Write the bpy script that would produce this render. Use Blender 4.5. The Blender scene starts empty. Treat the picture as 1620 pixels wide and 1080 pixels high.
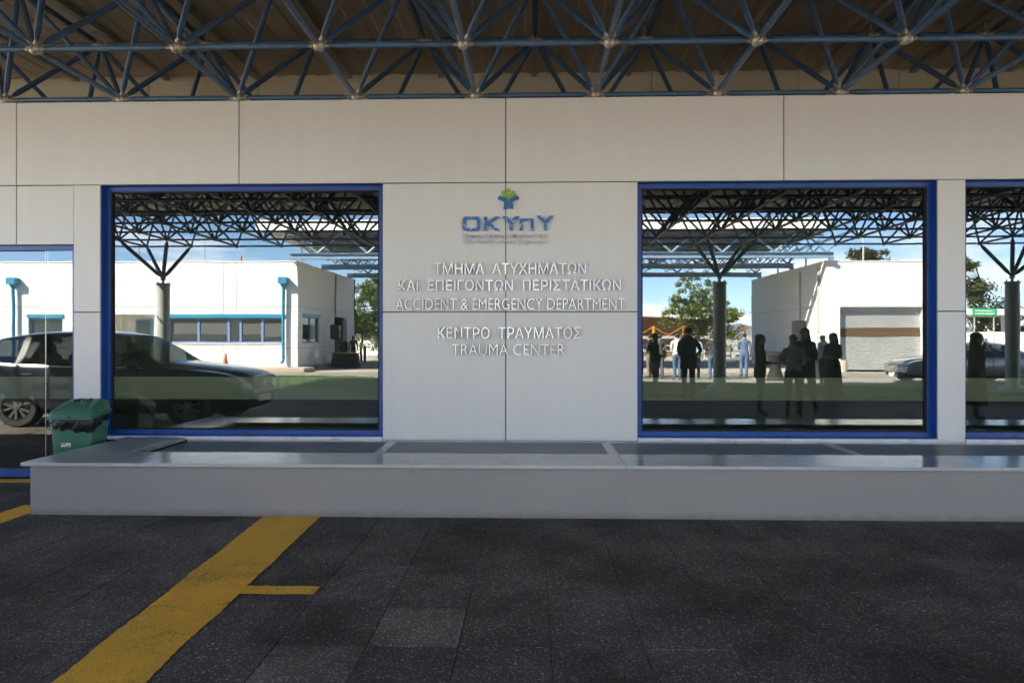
import bpy, bmesh, math, random
from mathutils import Vector, Matrix
random.seed(7)
R = math.radians
scene = bpy.context.scene
COL = scene.collection

# ------------------------------------------------------------------ camera, sky, sun, exposure
cam_d = bpy.data.cameras.new('camera'); cam = bpy.data.objects.new('camera', cam_d); COL.objects.link(cam)
cam.location = (0, -7.43, 1.55); cam.rotation_euler = (R(90), 0, 0.0278)
cam_d.lens = 24; cam_d.sensor_width = 36; cam_d.shift_y = -5 / 1620
cam_d.clip_start = 0.05; cam_d.clip_end = 5000
scene.camera = cam

SUN = Vector((-1.30, 1.0, 1.30)).normalized()          # direction towards the sun
world = bpy.data.worlds.new('World'); scene.world = world; world.use_nodes = True
wn, wl = world.node_tree.nodes, world.node_tree.links
wn.clear()
wo = wn.new('ShaderNodeOutputWorld'); bg = wn.new('ShaderNodeBackground'); sky = wn.new('ShaderNodeTexSky')
sky.sky_type = 'NISHITA'; sky.sun_disc = False
sky.sun_elevation = math.asin(SUN.z); sky.sun_rotation = math.atan2(SUN.x, SUN.y)
sky.air_density = 0.75; sky.dust_density = 0.05; sky.ozone_density = 3.0; sky.altitude = 600
tc = wn.new('ShaderNodeTexCoord'); sep = wn.new('ShaderNodeSeparateXYZ'); wl.new(tc.outputs['Generated'], sep.inputs[0])
def wmath(op, a, b):
    n = wn.new('ShaderNodeMath'); n.operation = op
    for i, v in ((0, a), (1, b)):
        if hasattr(v, 'links'): wl.new(v, n.inputs[i])
        else: n.inputs[i].default_value = v
    return n.outputs[0]
zz = wmath('ADD', wmath('MAXIMUM', sep.outputs[2], 0.0), 0.10)
comb = wn.new('ShaderNodeCombineXYZ')
wl.new(wmath('DIVIDE', sep.outputs[0], zz), comb.inputs[0]); wl.new(wmath('DIVIDE', sep.outputs[1], zz), comb.inputs[1])
nz = wn.new('ShaderNodeTexNoise'); nz.inputs['Scale'].default_value = 0.55; nz.inputs['Detail'].default_value = 7; nz.inputs['Roughness'].default_value = 0.58
wl.new(comb.outputs[0], nz.inputs['Vector'])
low = wmath('MULTIPLY', wmath('SUBTRACT', 0.34, sep.outputs[2]), 0.30)     # more cloud towards the horizon
cr = wn.new('ShaderNodeMapRange'); cr.inputs['From Min'].default_value = 0.57; cr.inputs['From Max'].default_value = 0.72
wl.new(wmath('ADD', nz.outputs['Fac'], low), cr.inputs['Value'])
mx = wn.new('ShaderNodeMix'); mx.data_type = 'RGBA'
wl.new(cr.outputs['Result'], mx.inputs['Factor']); wl.new(sky.outputs['Color'], mx.inputs['A']); mx.inputs['B'].default_value = (8.6, 8.5, 8.6, 1)
wl.new(mx.outputs['Result'], bg.inputs['Color']); bg.inputs['Strength'].default_value = 0.075
wl.new(bg.outputs[0], wo.inputs[0])

sl = bpy.data.lights.new('sun', 'SUN'); sl.energy = 5.0; sl.angle = R(0.53); sl.color = (1.0, 0.89, 0.74)
so = bpy.data.objects.new('sun', sl); COL.objects.link(so); so.rotation_euler = SUN.to_track_quat('Z', 'Y').to_euler(); so.location = (0, 0, 40)

vs = scene.view_settings
vs.view_transform = 'Standard'; vs.look = 'None'; vs.gamma = 1; vs.use_curve_mapping = False
vs.exposure = 3.38
scene.render.engine = 'CYCLES'
scene.cycles.max_bounces = 12; scene.cycles.diffuse_bounces = 8; scene.cycles.glossy_bounces = 5
scene.cycles.transparent_max_bounces = 12; scene.cycles.use_denoising = True
scene.cycles.sample_clamp_indirect = 8.0; scene.cycles.caustics_reflective = False; scene.cycles.caustics_refractive = False

# ------------------------------------------------------------------ helpers
class MB:
    """collects shapes, builds ONE mesh"""
    def __init__(s): s.v = []; s.f = []; s.m = []
    def add(s, vs, fs, mi=0):
        b = len(s.v); s.v += [tuple(v) for v in vs]; s.f += [tuple(i + b for i in f) for f in fs]; s.m += [mi] * len(fs); return s
    def box(s, x0, x1, y0, y1, z0, z1, mi=0, b=0.0):
        if b <= 0:
            vs = [(x0,y0,z0),(x1,y0,z0),(x1,y1,z0),(x0,y1,z0),(x0,y0,z1),(x1,y0,z1),(x1,y1,z1),(x0,y1,z1)]
            return s.add(vs, [(0,3,2,1),(4,5,6,7),(0,1,5,4),(1,2,6,5),(2,3,7,6),(3,0,4,7)], mi)
        bm = bmesh.new(); bmesh.ops.create_cube(bm, size=1)
        for v in bm.verts: v.co = Vector(((x0+x1)/2 + v.co.x*(x1-x0), (y0+y1)/2 + v.co.y*(y1-y0), (z0+z1)/2 + v.co.z*(z1-z0)))
        bmesh.ops.bevel(bm, geom=bm.edges[:], offset=b, segments=1, affect='EDGES')
        return s.bm(bm, mi)
    def bm(s, bm, mi=0, M=None):
        bm.verts.index_update()
        s.add([(M @ v.co) if M else v.co for v in bm.verts], [[v.index for v in f.verts] for f in bm.faces], mi); bm.free(); return s
    def tube(s, a, b, r, r2=None, n=8, mi=0, cap=True):
        a, b = Vector(a), Vector(b); r2 = r if r2 is None else r2
        d = (b - a).normalized(); q = d.to_track_quat('Z', 'Y')
        vs = []
        for p, rr in ((a, r), (b, r2)):
            vs += [p + q @ Vector((rr*math.cos(2*math.pi*i/n), rr*math.sin(2*math.pi*i/n), 0)) for i in range(n)]
        fs = [(i, (i+1) % n, n + (i+1) % n, n + i) for i in range(n)]
        if cap: fs += [tuple(range(n-1, -1, -1)), tuple(range(n, 2*n))]
        return s.add(vs, fs, mi)
    def lathe(s, prof, c=(0,0,0), n=16, mi=0, M=None, cap=True):
        vs, fs = [], []
        for (r, z) in prof:
            for i in range(n):
                a = 2*math.pi*i/n; p = Vector((r*math.cos(a), r*math.sin(a), z))
                if M: p = M @ p
                vs.append(p + Vector(c))
        for k in range(len(prof)-1):
            for i in range(n):
                j = (i+1) % n; fs.append((k*n+i, k*n+j, (k+1)*n+j, (k+1)*n+i))
        if cap: fs.append(tuple(range(n-1, -1, -1))); fs.append(tuple((len(prof)-1)*n + i for i in range(n)))
        return s.add(vs, fs, mi)
    def prism(s, pts, y0, y1, mi=0):
        """polygon of (x, z) extruded along y"""
        n = len(pts)
        vs = [(x, y0, z) for x, z in pts] + [(x, y1, z) for x, z in pts]
        return s.add(vs, [tuple(range(n)), tuple(range(2*n-1, n-1, -1))] + [(i, n+i, n+(i+1) % n, (i+1) % n) for i in range(n)], mi)
    def sphere(s, c, rx, ry=None, rz=None, n=10, m=6, mi=0):
        ry = rx if ry is None else ry; rz = rx if rz is None else rz
        vs = [(c[0], c[1], c[2]+rz)]; fs = []
        for k in range(1, m):
            t = math.pi*k/m
            vs += [(c[0]+rx*math.sin(t)*math.cos(2*math.pi*i/n), c[1]+ry*math.sin(t)*math.sin(2*math.pi*i/n), c[2]+rz*math.cos(t)) for i in range(n)]
        vs.append((c[0], c[1], c[2]-rz)); L = len(vs)-1
        fs += [(0, 1+i, 1+(i+1) % n) for i in range(n)]
        for k in range(m-2):
            fs += [(1+k*n+i, 1+(k+1)*n+i, 1+(k+1)*n+(i+1) % n, 1+k*n+(i+1) % n) for i in range(n)]
        fs += [(L, 1+(m-2)*n+(i+1) % n, 1+(m-2)*n+i) for i in range(n)]
        return s.add(vs, fs, mi)
    def mesh(s, name, mats, smooth=False, recalc=True):
        me = bpy.data.meshes.new(name); me.from_pydata(s.v, [], s.f)
        for m in (mats if isinstance(mats, (list, tuple)) else [mats]): me.materials.append(m)
        me.polygons.foreach_set('material_index', s.m)
        if recalc:
            bm = bmesh.new(); bm.from_mesh(me); bmesh.ops.recalc_face_normals(bm, faces=bm.faces[:]); bm.to_mesh(me); bm.free()
        if smooth:
            me.polygons.foreach_set('use_smooth', [True]*len(me.polygons))
            if smooth is not True: me.set_sharp_from_angle(angle=R(smooth))
        me.update(); return me
    def build(s, name, mats, parent=None, smooth=False, loc=None, **props):
        return put(name, s.mesh(name, mats, smooth), parent, loc, **props)

def put(name, me, parent=None, loc=None, M=None, **props):
    o = bpy.data.objects.new(name, me); COL.objects.link(o)
    if parent is not None: o.parent = parent
    if loc is not None: o.location = loc
    if M is not None: o.matrix_basis = M
    for k, v in props.items(): o[k] = v
    return o
def thing(name, label, cat, loc=(0,0,0), rz=0, group=None):
    o = bpy.data.objects.new(name, None); COL.objects.link(o); o.location = loc; o.rotation_euler = (0, 0, rz)
    o.empty_display_size = .1
    o['label'] = label; o['category'] = cat
    if group: o['group'] = group
    return o
def copy_thing(o, loc, rz=0, label=None, scale=None):
    r = o.copy(); COL.objects.link(r); r.location = loc; r.rotation_euler = (0, 0, rz)
    if label: r['label'] = label
    if scale: r.scale = (scale,)*3
    for ch in list(o.children):
        c = ch.copy(); COL.objects.link(c); c.parent = r
        for g in list(ch.children):
            d = g.copy(); COL.objects.link(d); d.parent = c
    return r

# ------------------------------------------------------------------ materials
MATS = {}
def mat(name, col, rough=.6, metal=0., var=0., scale=3., bump=0., bscale=40., spec=.5, coat=0., col2=None, edge=(.4,.6), stretch=None):
    if name in MATS: return MATS[name]
    m = bpy.data.materials.new(name); m.use_nodes = True; MATS[name] = m
    nt = m.node_tree; p = nt.nodes['Principled BSDF']
    p.inputs['Base Color'].default_value = (*col, 1); p.inputs['Roughness'].default_value = rough; p.inputs['Metallic'].default_value = metal
    p.inputs['Specular IOR Level'].default_value = spec; p.inputs['Coat Weight'].default_value = coat
    if coat: p.inputs['Coat Roughness'].default_value = .04
    if var or col2 or bump:
        tc = nt.nodes.new('ShaderNodeTexCoord'); src = tc.outputs['Object']
        if stretch:
            mp = nt.nodes.new('ShaderNodeMapping'); mp.inputs['Scale'].default_value = stretch; nt.links.new(src, mp.inputs[0]); src = mp.outputs[0]
    if var or col2:
        n = nt.nodes.new('ShaderNodeTexNoise'); n.inputs['Scale'].default_value = scale; n.inputs['Detail'].default_value = 6; n.inputs['Roughness'].default_value = .6
        nt.links.new(src, n.inputs['Vector'])
        r = nt.nodes.new('ShaderNodeMapRange'); r.inputs['From Min'].default_value = edge[0]; r.inputs['From Max'].default_value = edge[1]
        nt.links.new(n.outputs['Fac'], r.inputs['Value'])
        x = nt.nodes.new('ShaderNodeMix'); x.data_type = 'RGBA'
        c2 = col2 if col2 else tuple(c*(1+var) for c in col); c1 = col if col2 else tuple(c*(1-var) for c in col)
        x.inputs['A'].default_value = (*c1, 1); x.inputs['B'].default_value = (*c2, 1)
        nt.links.new(r.outputs['Result'], x.inputs['Factor']); nt.links.new(x.outputs['Result'], p.inputs['Base Color'])
    if bump:
        n2 = nt.nodes.new('ShaderNodeTexNoise'); n2.inputs['Scale'].default_value = bscale; n2.inputs['Detail'].default_value = 5
        nt.links.new(src, n2.inputs['Vector'])
        b = nt.nodes.new('ShaderNodeBump'); b.inputs['Strength'].default_value = bump; b.inputs['Distance'].default_value = .02
        nt.links.new(n2.outputs['Fac'], b.inputs['Height']); nt.links.new(b.outputs[0], p.inputs['Normal'])
    return m

def nodes_of(name):
    m = bpy.data.materials.new(name); m.use_nodes = True; MATS[name] = m
    nt = m.node_tree; return m, nt, nt.nodes['Principled BSDF']
def N(nt, typ, **kw):
    n = nt.nodes.new(typ)
    for k, v in kw.items():
        if k.startswith('_'): setattr(n, k[1:], v)
        else: n.inputs[k.replace('__', ' ')].default_value = v
    return n

def paving_mat(name, base, chip, amount, rough=.7):
    """exposed aggregate concrete: dark matrix, small stone chips, stains; each slab shifted by its object's random number"""
    m, nt, p = nodes_of(name); L = nt.links.new
    g = N(nt, 'ShaderNodeNewGeometry'); oi = N(nt, 'ShaderNodeObjectInfo')
    pos = g.outputs['Position']
    v = N(nt, 'ShaderNodeTexVoronoi', Scale=85., Randomness=1.); L(pos, v.inputs['Vector'])
    sepc = N(nt, 'ShaderNodeSeparateColor'); L(v.outputs['Color'], sepc.inputs[0])
    pick = N(nt, 'ShaderNodeMapRange'); pick.inputs['From Min'].default_value = amount; pick.inputs['From Max'].default_value = amount + .25; L(sepc.outputs[0], pick.inputs['Value'])
    inner = N(nt, 'ShaderNodeMapRange'); inner.inputs['From Min'].default_value = .55; inner.inputs['From Max'].default_value = .30; L(v.outputs['Distance'], inner.inputs['Value'])
    mul = N(nt, 'ShaderNodeMath', _operation='MULTIPLY'); L(pick.outputs[0], mul.inputs[0]); L(inner.outputs[0], mul.inputs[1])
    # second, coarser scatter of pale pebbles
    v2 = N(nt, 'ShaderNodeTexVoronoi', Scale=34., Randomness=1.); L(pos, v2.inputs['Vector'])
    s2 = N(nt, 'ShaderNodeSeparateColor'); L(v2.outputs['Color'], s2.inputs[0])
    p2 = N(nt, 'ShaderNodeMath', _operation='GREATER_THAN'); p2.inputs[1].default_value = .90; L(s2.outputs[1], p2.inputs[0])
    i2 = N(nt, 'ShaderNodeMath', _operation='LESS_THAN'); i2.inputs[1].default_value = .27; L(v2.outputs['Distance'], i2.inputs[0])
    m2 = N(nt, 'ShaderNodeMath', _operation='MULTIPLY'); L(p2.outputs[0], m2.inputs[0]); L(i2.outputs[0], m2.inputs[1])
    big = N(nt, 'ShaderNodeTexNoise', Scale=1.1, Detail=5., Roughness=.65); L(pos, big.inputs['Vector'])
    st = N(nt, 'ShaderNodeMapRange'); st.inputs['From Min'].default_value = .36; st.inputs['From Max'].default_value = .62; st.inputs['To Min'].default_value = .50; st.inputs['To Max'].default_value = 1.25; L(big.outputs['Fac'], st.inputs['Value'])
    rnd = N(nt, 'ShaderNodeMapRange'); rnd.inputs['To Min'].default_value = .93; rnd.inputs['To Max'].default_value = 1.08; L(oi.outputs['Random'], rnd.inputs['Value'])
    fine = N(nt, 'ShaderNodeTexNoise', Scale=120., Detail=3.); L(pos, fine.inputs['Vector'])
    fr = N(nt, 'ShaderNodeMapRange'); fr.inputs['To Min'].default_value = .5; fr.inputs['To Max'].default_value = 1.5; L(fine.outputs['Fac'], fr.inputs['Value'])
    k1 = N(nt, 'ShaderNodeMath', _operation='MULTIPLY'); L(st.outputs[0], k1.inputs[0]); L(rnd.outputs[0], k1.inputs[1])
    k2 = N(nt, 'ShaderNodeMath', _operation='MULTIPLY'); L(k1.outputs[0], k2.inputs[0]); L(fr.outputs[0], k2.inputs[1])
    mix = N(nt, 'ShaderNodeMix', _data_type='RGBA'); mix.inputs['A'].default_value = (*base, 1); mix.inputs['B'].default_value = (*chip, 1); L(mul.outputs[0], mix.inputs['Factor'])
    mix2 = N(nt, 'ShaderNodeMix', _data_type='RGBA'); L(mix.outputs['Result'], mix2.inputs['A']); mix2.inputs['B'].default_value = (.34, .30, .25, 1); L(m2.outputs[0], mix2.inputs['Factor'])
    hsv = N(nt, 'ShaderNodeHueSaturation'); L(mix2.outputs['Result'], hsv.inputs['Color']); L(k2.outputs[0], hsv.inputs['Value'])
    L(hsv.outputs[0], p.inputs['Base Color']); p.inputs['Roughness'].default_value = rough; p.inputs['Specular IOR Level'].default_value = .2
    b = N(nt, 'ShaderNodeBump', Strength=.55, Distance=.004); L(v.outputs['Distance'], b.inputs['Height']); b.invert = True
    L(b.outputs[0], p.inputs['Normal'])
    return m
M_slab = paving_mat('washed_concrete', (.098, .083, .074), (.32, .27, .225), .58)
M_slab_pale = paving_mat('washed_concrete_newer', (.155, .130, .110), (.42, .36, .30), .50)

def marking_mat(name, col):
    """yellow road paint worn down to the chips of the slabs"""
    m, nt, p = nodes_of(name); L = nt.links.new
    g = N(nt, 'ShaderNodeNewGeometry'); pos = g.outputs['Position']
    n = N(nt, 'ShaderNodeTexNoise', Scale=2.2, Detail=7., Roughness=.7); L(pos, n.inputs['Vector'])
    n2 = N(nt, 'ShaderNodeTexNoise', Scale=90., Detail=3.); L(pos, n2.inputs['Vector'])
    a = N(nt, 'ShaderNodeMath', _operation='ADD'); L(n.outputs['Fac'], a.inputs[0]); L(n2.outputs['Fac'], a.inputs[1])
    r = N(nt, 'ShaderNodeMapRange'); r.inputs['From Min'].default_value = 1.02; r.inputs['From Max'].default_value = 1.36; L(a.outputs[0], r.inputs['Value'])
    mix = N(nt, 'ShaderNodeMix', _data_type='RGBA'); mix.inputs['A'].default_value = (*col, 1); mix.inputs['B'].default_value = (.16, .115, .045, 1); L(r.outputs[0], mix.inputs['Factor'])
    n3 = N(nt, 'ShaderNodeTexNoise', Scale=.9, Detail=4.); L(pos, n3.inputs['Vector'])
    h = N(nt, 'ShaderNodeHueSaturation'); rr = N(nt, 'ShaderNodeMapRange'); rr.inputs['To Min'].default_value = .6; rr.inputs['To Max'].default_value = 1.4; L(n3.outputs['Fac'], rr.inputs['Value']); L(rr.outputs[0], h.inputs['Value']); L(mix.outputs['Result'], h.inputs['Color'])
    L(h.outputs[0], p.inputs['Base Color']); p.inputs['Roughness'].default_value = .6
    b = N(nt, 'ShaderNodeBump', Strength=.5, Distance=.004); L(n2.outputs['Fac'], b.inputs['Height']); L(b.outputs[0], p.inputs['Normal'])
    return m
M_yellow = marking_mat('yellow_road_paint', (.92, .48, .035))

def marble_mat():
    m, nt, p = nodes_of('grey_marble'); L = nt.links.new
    g = N(nt, 'ShaderNodeNewGeometry'); pos = g.outputs['Position']
    n = N(nt, 'ShaderNodeTexNoise', Scale=2.5, Detail=9., Roughness=.66, Distortion=1.3); L(pos, n.inputs['Vector'])
    r = N(nt, 'ShaderNodeValToRGB'); e = r.color_ramp.elements
    e[0].position = .3; e[0].color = (.42, .405, .39, 1); e[1].position = .62; e[1].color = (.53, .515, .50, 1)
    x = e.new(.47); x.color = (.49, .475, .46, 1)
    L(n.outputs['Fac'], r.inputs[0]); L(r.outputs[0], p.inputs['Base Color'])
    n2 = N(nt, 'ShaderNodeTexNoise', Scale=5., Detail=6.); L(pos, n2.inputs['Vector'])
    rr = N(nt, 'ShaderNodeMapRange'); rr.inputs['To Min'].default_value = .10; rr.inputs['To Max'].default_value = .20; L(n2.outputs['Fac'], rr.inputs['Value']); L(rr.outputs[0], p.inputs['Roughness'])
    return m
M_marble = marble_mat()

def glass_mat(name, refl, tint):
    """reflective window glass: sharp coat reflection over a tinted, see-through pane"""
    m, nt, p = nodes_of(name); nt.nodes.remove(p); out = nt.nodes['Material Output']; L = nt.links.new
    gl = N(nt, 'ShaderNodeBsdfGlossy', Roughness=0., Color=(.93, .97, 1.0, 1)); tr = N(nt, 'ShaderNodeBsdfTransparent', Color=(*tint, 1))
    mx = N(nt, 'ShaderNodeMixShader'); mx.inputs[0].default_value = refl
    g = N(nt, 'ShaderNodeNewGeometry'); n = N(nt, 'ShaderNodeTexNoise', Scale=1.6, Detail=1.); L(g.outputs['Position'], n.inputs['Vector'])
    bu = N(nt, 'ShaderNodeBump', Strength=1., Distance=.00035); L(n.outputs['Fac'], bu.inputs['Height']); L(bu.outputs[0], gl.inputs['Normal'])
    L(tr.outputs[0], mx.inputs[1]); L(gl.outputs[0], mx.inputs[2]); L(mx.outputs[0], out.inputs[0])
    return m
M_glass = glass_mat('reflective_glass', .125, (.67, .70, .64))
M_tint = glass_mat('tinted_car_glass', .10, (.22, .25, .25))
M_carglass = glass_mat('car_glass', .10, (.42, .48, .46))

def panel_mat():
    m, nt, p = nodes_of('pale_aluminium_panel'); L = nt.links.new
    g = N(nt, 'ShaderNodeNewGeometry'); pos = g.outputs['Position']; oi = N(nt, 'ShaderNodeObjectInfo')
    mp = N(nt, 'ShaderNodeMapping'); mp.inputs['Scale'].default_value = (7., 7., .35); L(pos, mp.inputs[0])
    n1 = N(nt, 'ShaderNodeTexNoise', Scale=1., Detail=5., Roughness=.6); L(mp.outputs[0], n1.inputs['Vector'])
    n2 = N(nt, 'ShaderNodeTexNoise', Scale=.8, Detail=4.); L(pos, n2.inputs['Vector'])
    r1 = N(nt, 'ShaderNodeMapRange'); r1.inputs['From Min'].default_value = .3; r1.inputs['From Max'].default_value = .7; r1.inputs['To Min'].default_value = .975; r1.inputs['To Max'].default_value = 1.02; L(n1.outputs['Fac'], r1.inputs['Value'])
    r2 = N(nt, 'ShaderNodeMapRange'); r2.inputs['To Min'].default_value = .96; r2.inputs['To Max'].default_value = 1.04; L(n2.outputs['Fac'], r2.inputs['Value'])
    r3 = N(nt, 'ShaderNodeMapRange'); r3.inputs['To Min'].default_value = .975; r3.inputs['To Max'].default_value = 1.02; L(oi.outputs['Random'], r3.inputs['Value'])
    a = N(nt, 'ShaderNodeMath', _operation='MULTIPLY'); L(r1.outputs[0], a.inputs[0]); L(r2.outputs[0], a.inputs[1])
    b = N(nt, 'ShaderNodeMath', _operation='MULTIPLY'); L(a.outputs[0], b.inputs[0]); L(r3.outputs[0], b.inputs[1])
    h = N(nt, 'ShaderNodeHueSaturation', Color=(.66, .635, .60, 1)); L(b.outputs[0], h.inputs['Value']); L(h.outputs[0], p.inputs['Base Color']); p.inputs['Roughness'].default_value = .42
    bu = N(nt, 'ShaderNodeBump', Strength=.10, Distance=.02); L(n2.outputs['Fac'], bu.inputs['Height']); L(bu.outputs[0], p.inputs['Normal'])
    return m
M_panel = panel_mat()
M_joint = mat('dark_joint', (.03, .03, .032), .9)
M_blue = mat('blue_window_frame', (.006, .062, .29), .35, var=.08, scale=1.5)
M_gasket = mat('black_gasket', (.012, .012, .014), .7)
M_truss = mat('blue_steel_paint', (.062, .122, .215), .42, var=.12, scale=6)
M_node = mat('zinc_node', (.42, .38, .32), .45, metal=.55, var=.25, scale=9)
M_rust = mat('rusty_bolt', (.12, .055, .025), .8, var=.3, scale=30)
M_deck = mat('roof_sheet', (.56, .47, .37), .6, var=.10, scale=.6)
M_purlin = mat('purlin_steel', (.42, .385, .33), .5, var=.1)
M_cream = mat('cream_panel', (.82, .70, .54), .55, var=.05, scale=.8)
def ledge_mat():
    m, nt, p = nodes_of('grey_wall_paint'); L = nt.links.new
    g = N(nt, 'ShaderNodeNewGeometry'); pos = g.outputs['Position']; sp = N(nt, 'ShaderNodeSeparateXYZ'); L(pos, sp.inputs[0])
    n1 = N(nt, 'ShaderNodeTexNoise', Scale=1.3, Detail=6., Roughness=.65); L(pos, n1.inputs['Vector'])
    n2 = N(nt, 'ShaderNodeTexNoise', Scale=9., Detail=5., Roughness=.7); L(pos, n2.inputs['Vector'])
    r1 = N(nt, 'ShaderNodeMapRange'); r1.inputs['To Min'].default_value = .93; r1.inputs['To Max'].default_value = 1.07; L(n1.outputs['Fac'], r1.inputs['Value'])
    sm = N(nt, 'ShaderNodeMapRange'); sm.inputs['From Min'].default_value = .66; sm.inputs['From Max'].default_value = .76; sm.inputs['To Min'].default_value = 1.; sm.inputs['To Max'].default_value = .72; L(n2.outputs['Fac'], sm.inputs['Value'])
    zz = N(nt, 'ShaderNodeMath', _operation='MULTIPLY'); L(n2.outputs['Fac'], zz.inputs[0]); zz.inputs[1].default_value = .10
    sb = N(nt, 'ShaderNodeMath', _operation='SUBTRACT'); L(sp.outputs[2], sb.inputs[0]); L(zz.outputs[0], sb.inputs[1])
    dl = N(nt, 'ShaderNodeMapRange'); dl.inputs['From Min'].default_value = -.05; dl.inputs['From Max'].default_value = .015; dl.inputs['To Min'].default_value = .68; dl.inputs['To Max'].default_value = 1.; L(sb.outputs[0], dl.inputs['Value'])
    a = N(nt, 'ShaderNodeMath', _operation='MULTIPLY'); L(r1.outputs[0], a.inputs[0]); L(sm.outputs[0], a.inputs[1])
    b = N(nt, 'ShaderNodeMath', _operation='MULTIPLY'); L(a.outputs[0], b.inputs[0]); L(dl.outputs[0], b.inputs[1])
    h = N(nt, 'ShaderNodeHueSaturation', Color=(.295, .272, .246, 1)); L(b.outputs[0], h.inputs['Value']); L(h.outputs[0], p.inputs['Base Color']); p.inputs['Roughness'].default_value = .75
    n3 = N(nt, 'ShaderNodeTexNoise', Scale=60., Detail=4.); L(pos, n3.inputs['Vector']); bu = N(nt, 'ShaderNodeBump', Strength=.15, Distance=.01); L(n3.outputs['Fac'], bu.inputs['Height']); L(bu.outputs[0], p.inputs['Normal'])
    return m
M_render = ledge_mat()
M_metal_panel = mat('grey_metal_panel', (.125, .135, .15), .42, metal=.2, var=.12, scale=2.2)
M_alu = mat('aluminium_strip', (.52, .52, .52), .38, metal=.7, var=.12, scale=5)
M_white_stone = mat('white_sill_marble', (.70, .70, .69), .35, col2=(.50, .49, .46), scale=4, edge=(.52, .70))
M_steel_letter = mat('polished_steel_letter', (.375, .365, .35), .27, metal=1., var=.05, scale=20)
M_logo_blue = mat('logo_blue', (.004, .115, .36), .22, spec=.6)
M_logo_worn = mat('logo_blue_peeling', (.004, .115, .36), .22, col2=(.42, .52, .70), scale=30, edge=(.56, .60))
M_logo_green = mat('logo_green', (.22, .42, .012), .3)
M_bin = mat('green_bin_plastic', (.050, .155, .095), .42, var=.08, scale=4)
M_bag = mat('black_bin_bag', (.012, .012, .013), .36, bump=.4, bscale=22, spec=.3)
M_white = mat('white_paint', (.78, .78, .76), .5)
M_red = mat('red_paint', (.45, .03, .02), .45)
M_white_wall = mat('white_render', (.80, .79, .76), .8, var=.02, scale=.5, bump=.1, bscale=30)
M_groove = mat('wall_groove', (.30, .29, .28), .9)
M_skyblue = mat('turquoise_paint', (.03, .25, .42), .4)
M_palebl = mat('pale_blue_frame', (.16, .30, .52), .4)
M_darkglass = mat('dark_window', (.02, .022, .025), .06, spec=.8)
M_blind = mat('window_blind', (.30, .29, .27), .8)
M_asph = mat('dark_asphalt', (.065, .065, .07), .8, var=.25, scale=1.1, bump=.4, bscale=90)
M_road = mat('pale_asphalt', (.25, .235, .21), .85, var=.14, scale=.7, bump=.3, bscale=70)
M_conc = mat('pale_concrete', (.42, .375, .31), .8, var=.08, scale=.9, bump=.2, bscale=40)
M_kerb = mat('kerb_concrete', (.33, .32, .30), .8, var=.15, scale=2.5)
M_soil = mat('lawn_turf', (.045, .085, .022), .95, var=.3, scale=2.5)
M_grass = mat('grass_blade', (.050, .105, .022), .7, var=.35, scale=1.2)
M_col = mat('grey_column_paint', (.40, .415, .42), .35, var=.05, scale=2)
M_shutter = mat('shutter_metal', (.46, .47, .48), .4, metal=.3, var=.05, scale=1)
M_brown = mat('brown_shutter_stripe', (.13, .080, .048), .5)
M_black = mat('black_plastic', (.014, .014, .016), .5)
M_speakerg = mat('speaker_grille', (.03, .03, .032), .7)
M_orange = mat('orange_paint', (.62, .25, .04), .5)
M_brick = mat('brown_cladding', (.22, .12, .06), .8, var=.2, scale=3)
M_cloth = mat('black_stretch_cloth', (.018, .018, .02), .85)
M_cone = mat('orange_cone', (.55, .09, .03), .5)
M_green_sign = mat('green_sign', (.03, .35, .15), .4)
M_trunk = mat('bark', (.10, .075, .05), .9, var=.3, scale=8, bump=.6, bscale=20)
M_int_wall = mat('interior_wall', (.20, .20, .19), .8)
M_int_floor = mat('interior_floor', (.16, .16, .16), .35, var=.1, scale=2)
M_film = mat('frosted_film', (.82, .77, .64), .7)
def leaf_mat(name, c1, c2):
    m, nt, p = nodes_of(name); L = nt.links.new
    g = N(nt, 'ShaderNodeNewGeometry'); n = N(nt, 'ShaderNodeTexNoise', Scale=1.3, Detail=3.); L(g.outputs['Position'], n.inputs['Vector'])
    mx = N(nt, 'ShaderNodeMix', _data_type='RGBA'); mx.inputs['A'].default_value = (*c1, 1); mx.inputs['B'].default_value = (*c2, 1)
    r = N(nt, 'ShaderNodeMapRange'); r.inputs['From Min'].default_value = .35; r.inputs['From Max'].default_value = .65; L(n.outputs['Fac'], r.inputs['Value']); L(r.outputs[0], mx.inputs['Factor'])
    L(mx.outputs['Result'], p.inputs['Base Color']); p.inputs['Roughness'].default_value = .6
    t = N(nt, 'ShaderNodeBsdfTranslucent'); L(mx.outputs['Result'], t.inputs['Color'])
    ms = N(nt, 'ShaderNodeMixShader'); ms.inputs[0].default_value = .42; L(p.outputs[0], ms.inputs[1]); L(t.outputs[0], ms.inputs[2])
    L(ms.outputs[0], nt.nodes['Material Output'].inputs[0]); return m
M_leaf_pine = leaf_mat('pine_needles', (.13, .18, .045), (.21, .26, .075))
M_leaf_dark = leaf_mat('dark_leaves', (.055, .085, .028), (.105, .14, .045))
M_leaf_cedar = leaf_mat('cedar_needles', (.05, .065, .025), (.10, .11, .04))

# ------------------------------------------------------------------ ground
def sheet(name, pts, z, m, **props):
    b = MB(); b.add([(x, y, z) for x, y in pts], [tuple(range(len(pts)))]); return b.build(name, m, **props)
ST = dict(kind='structure')
ground = sheet('ground', [(-1500, -1500), (1500, -1500), (1500, 1500), (-1500, 1500)], -.072, M_conc, **ST)
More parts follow.
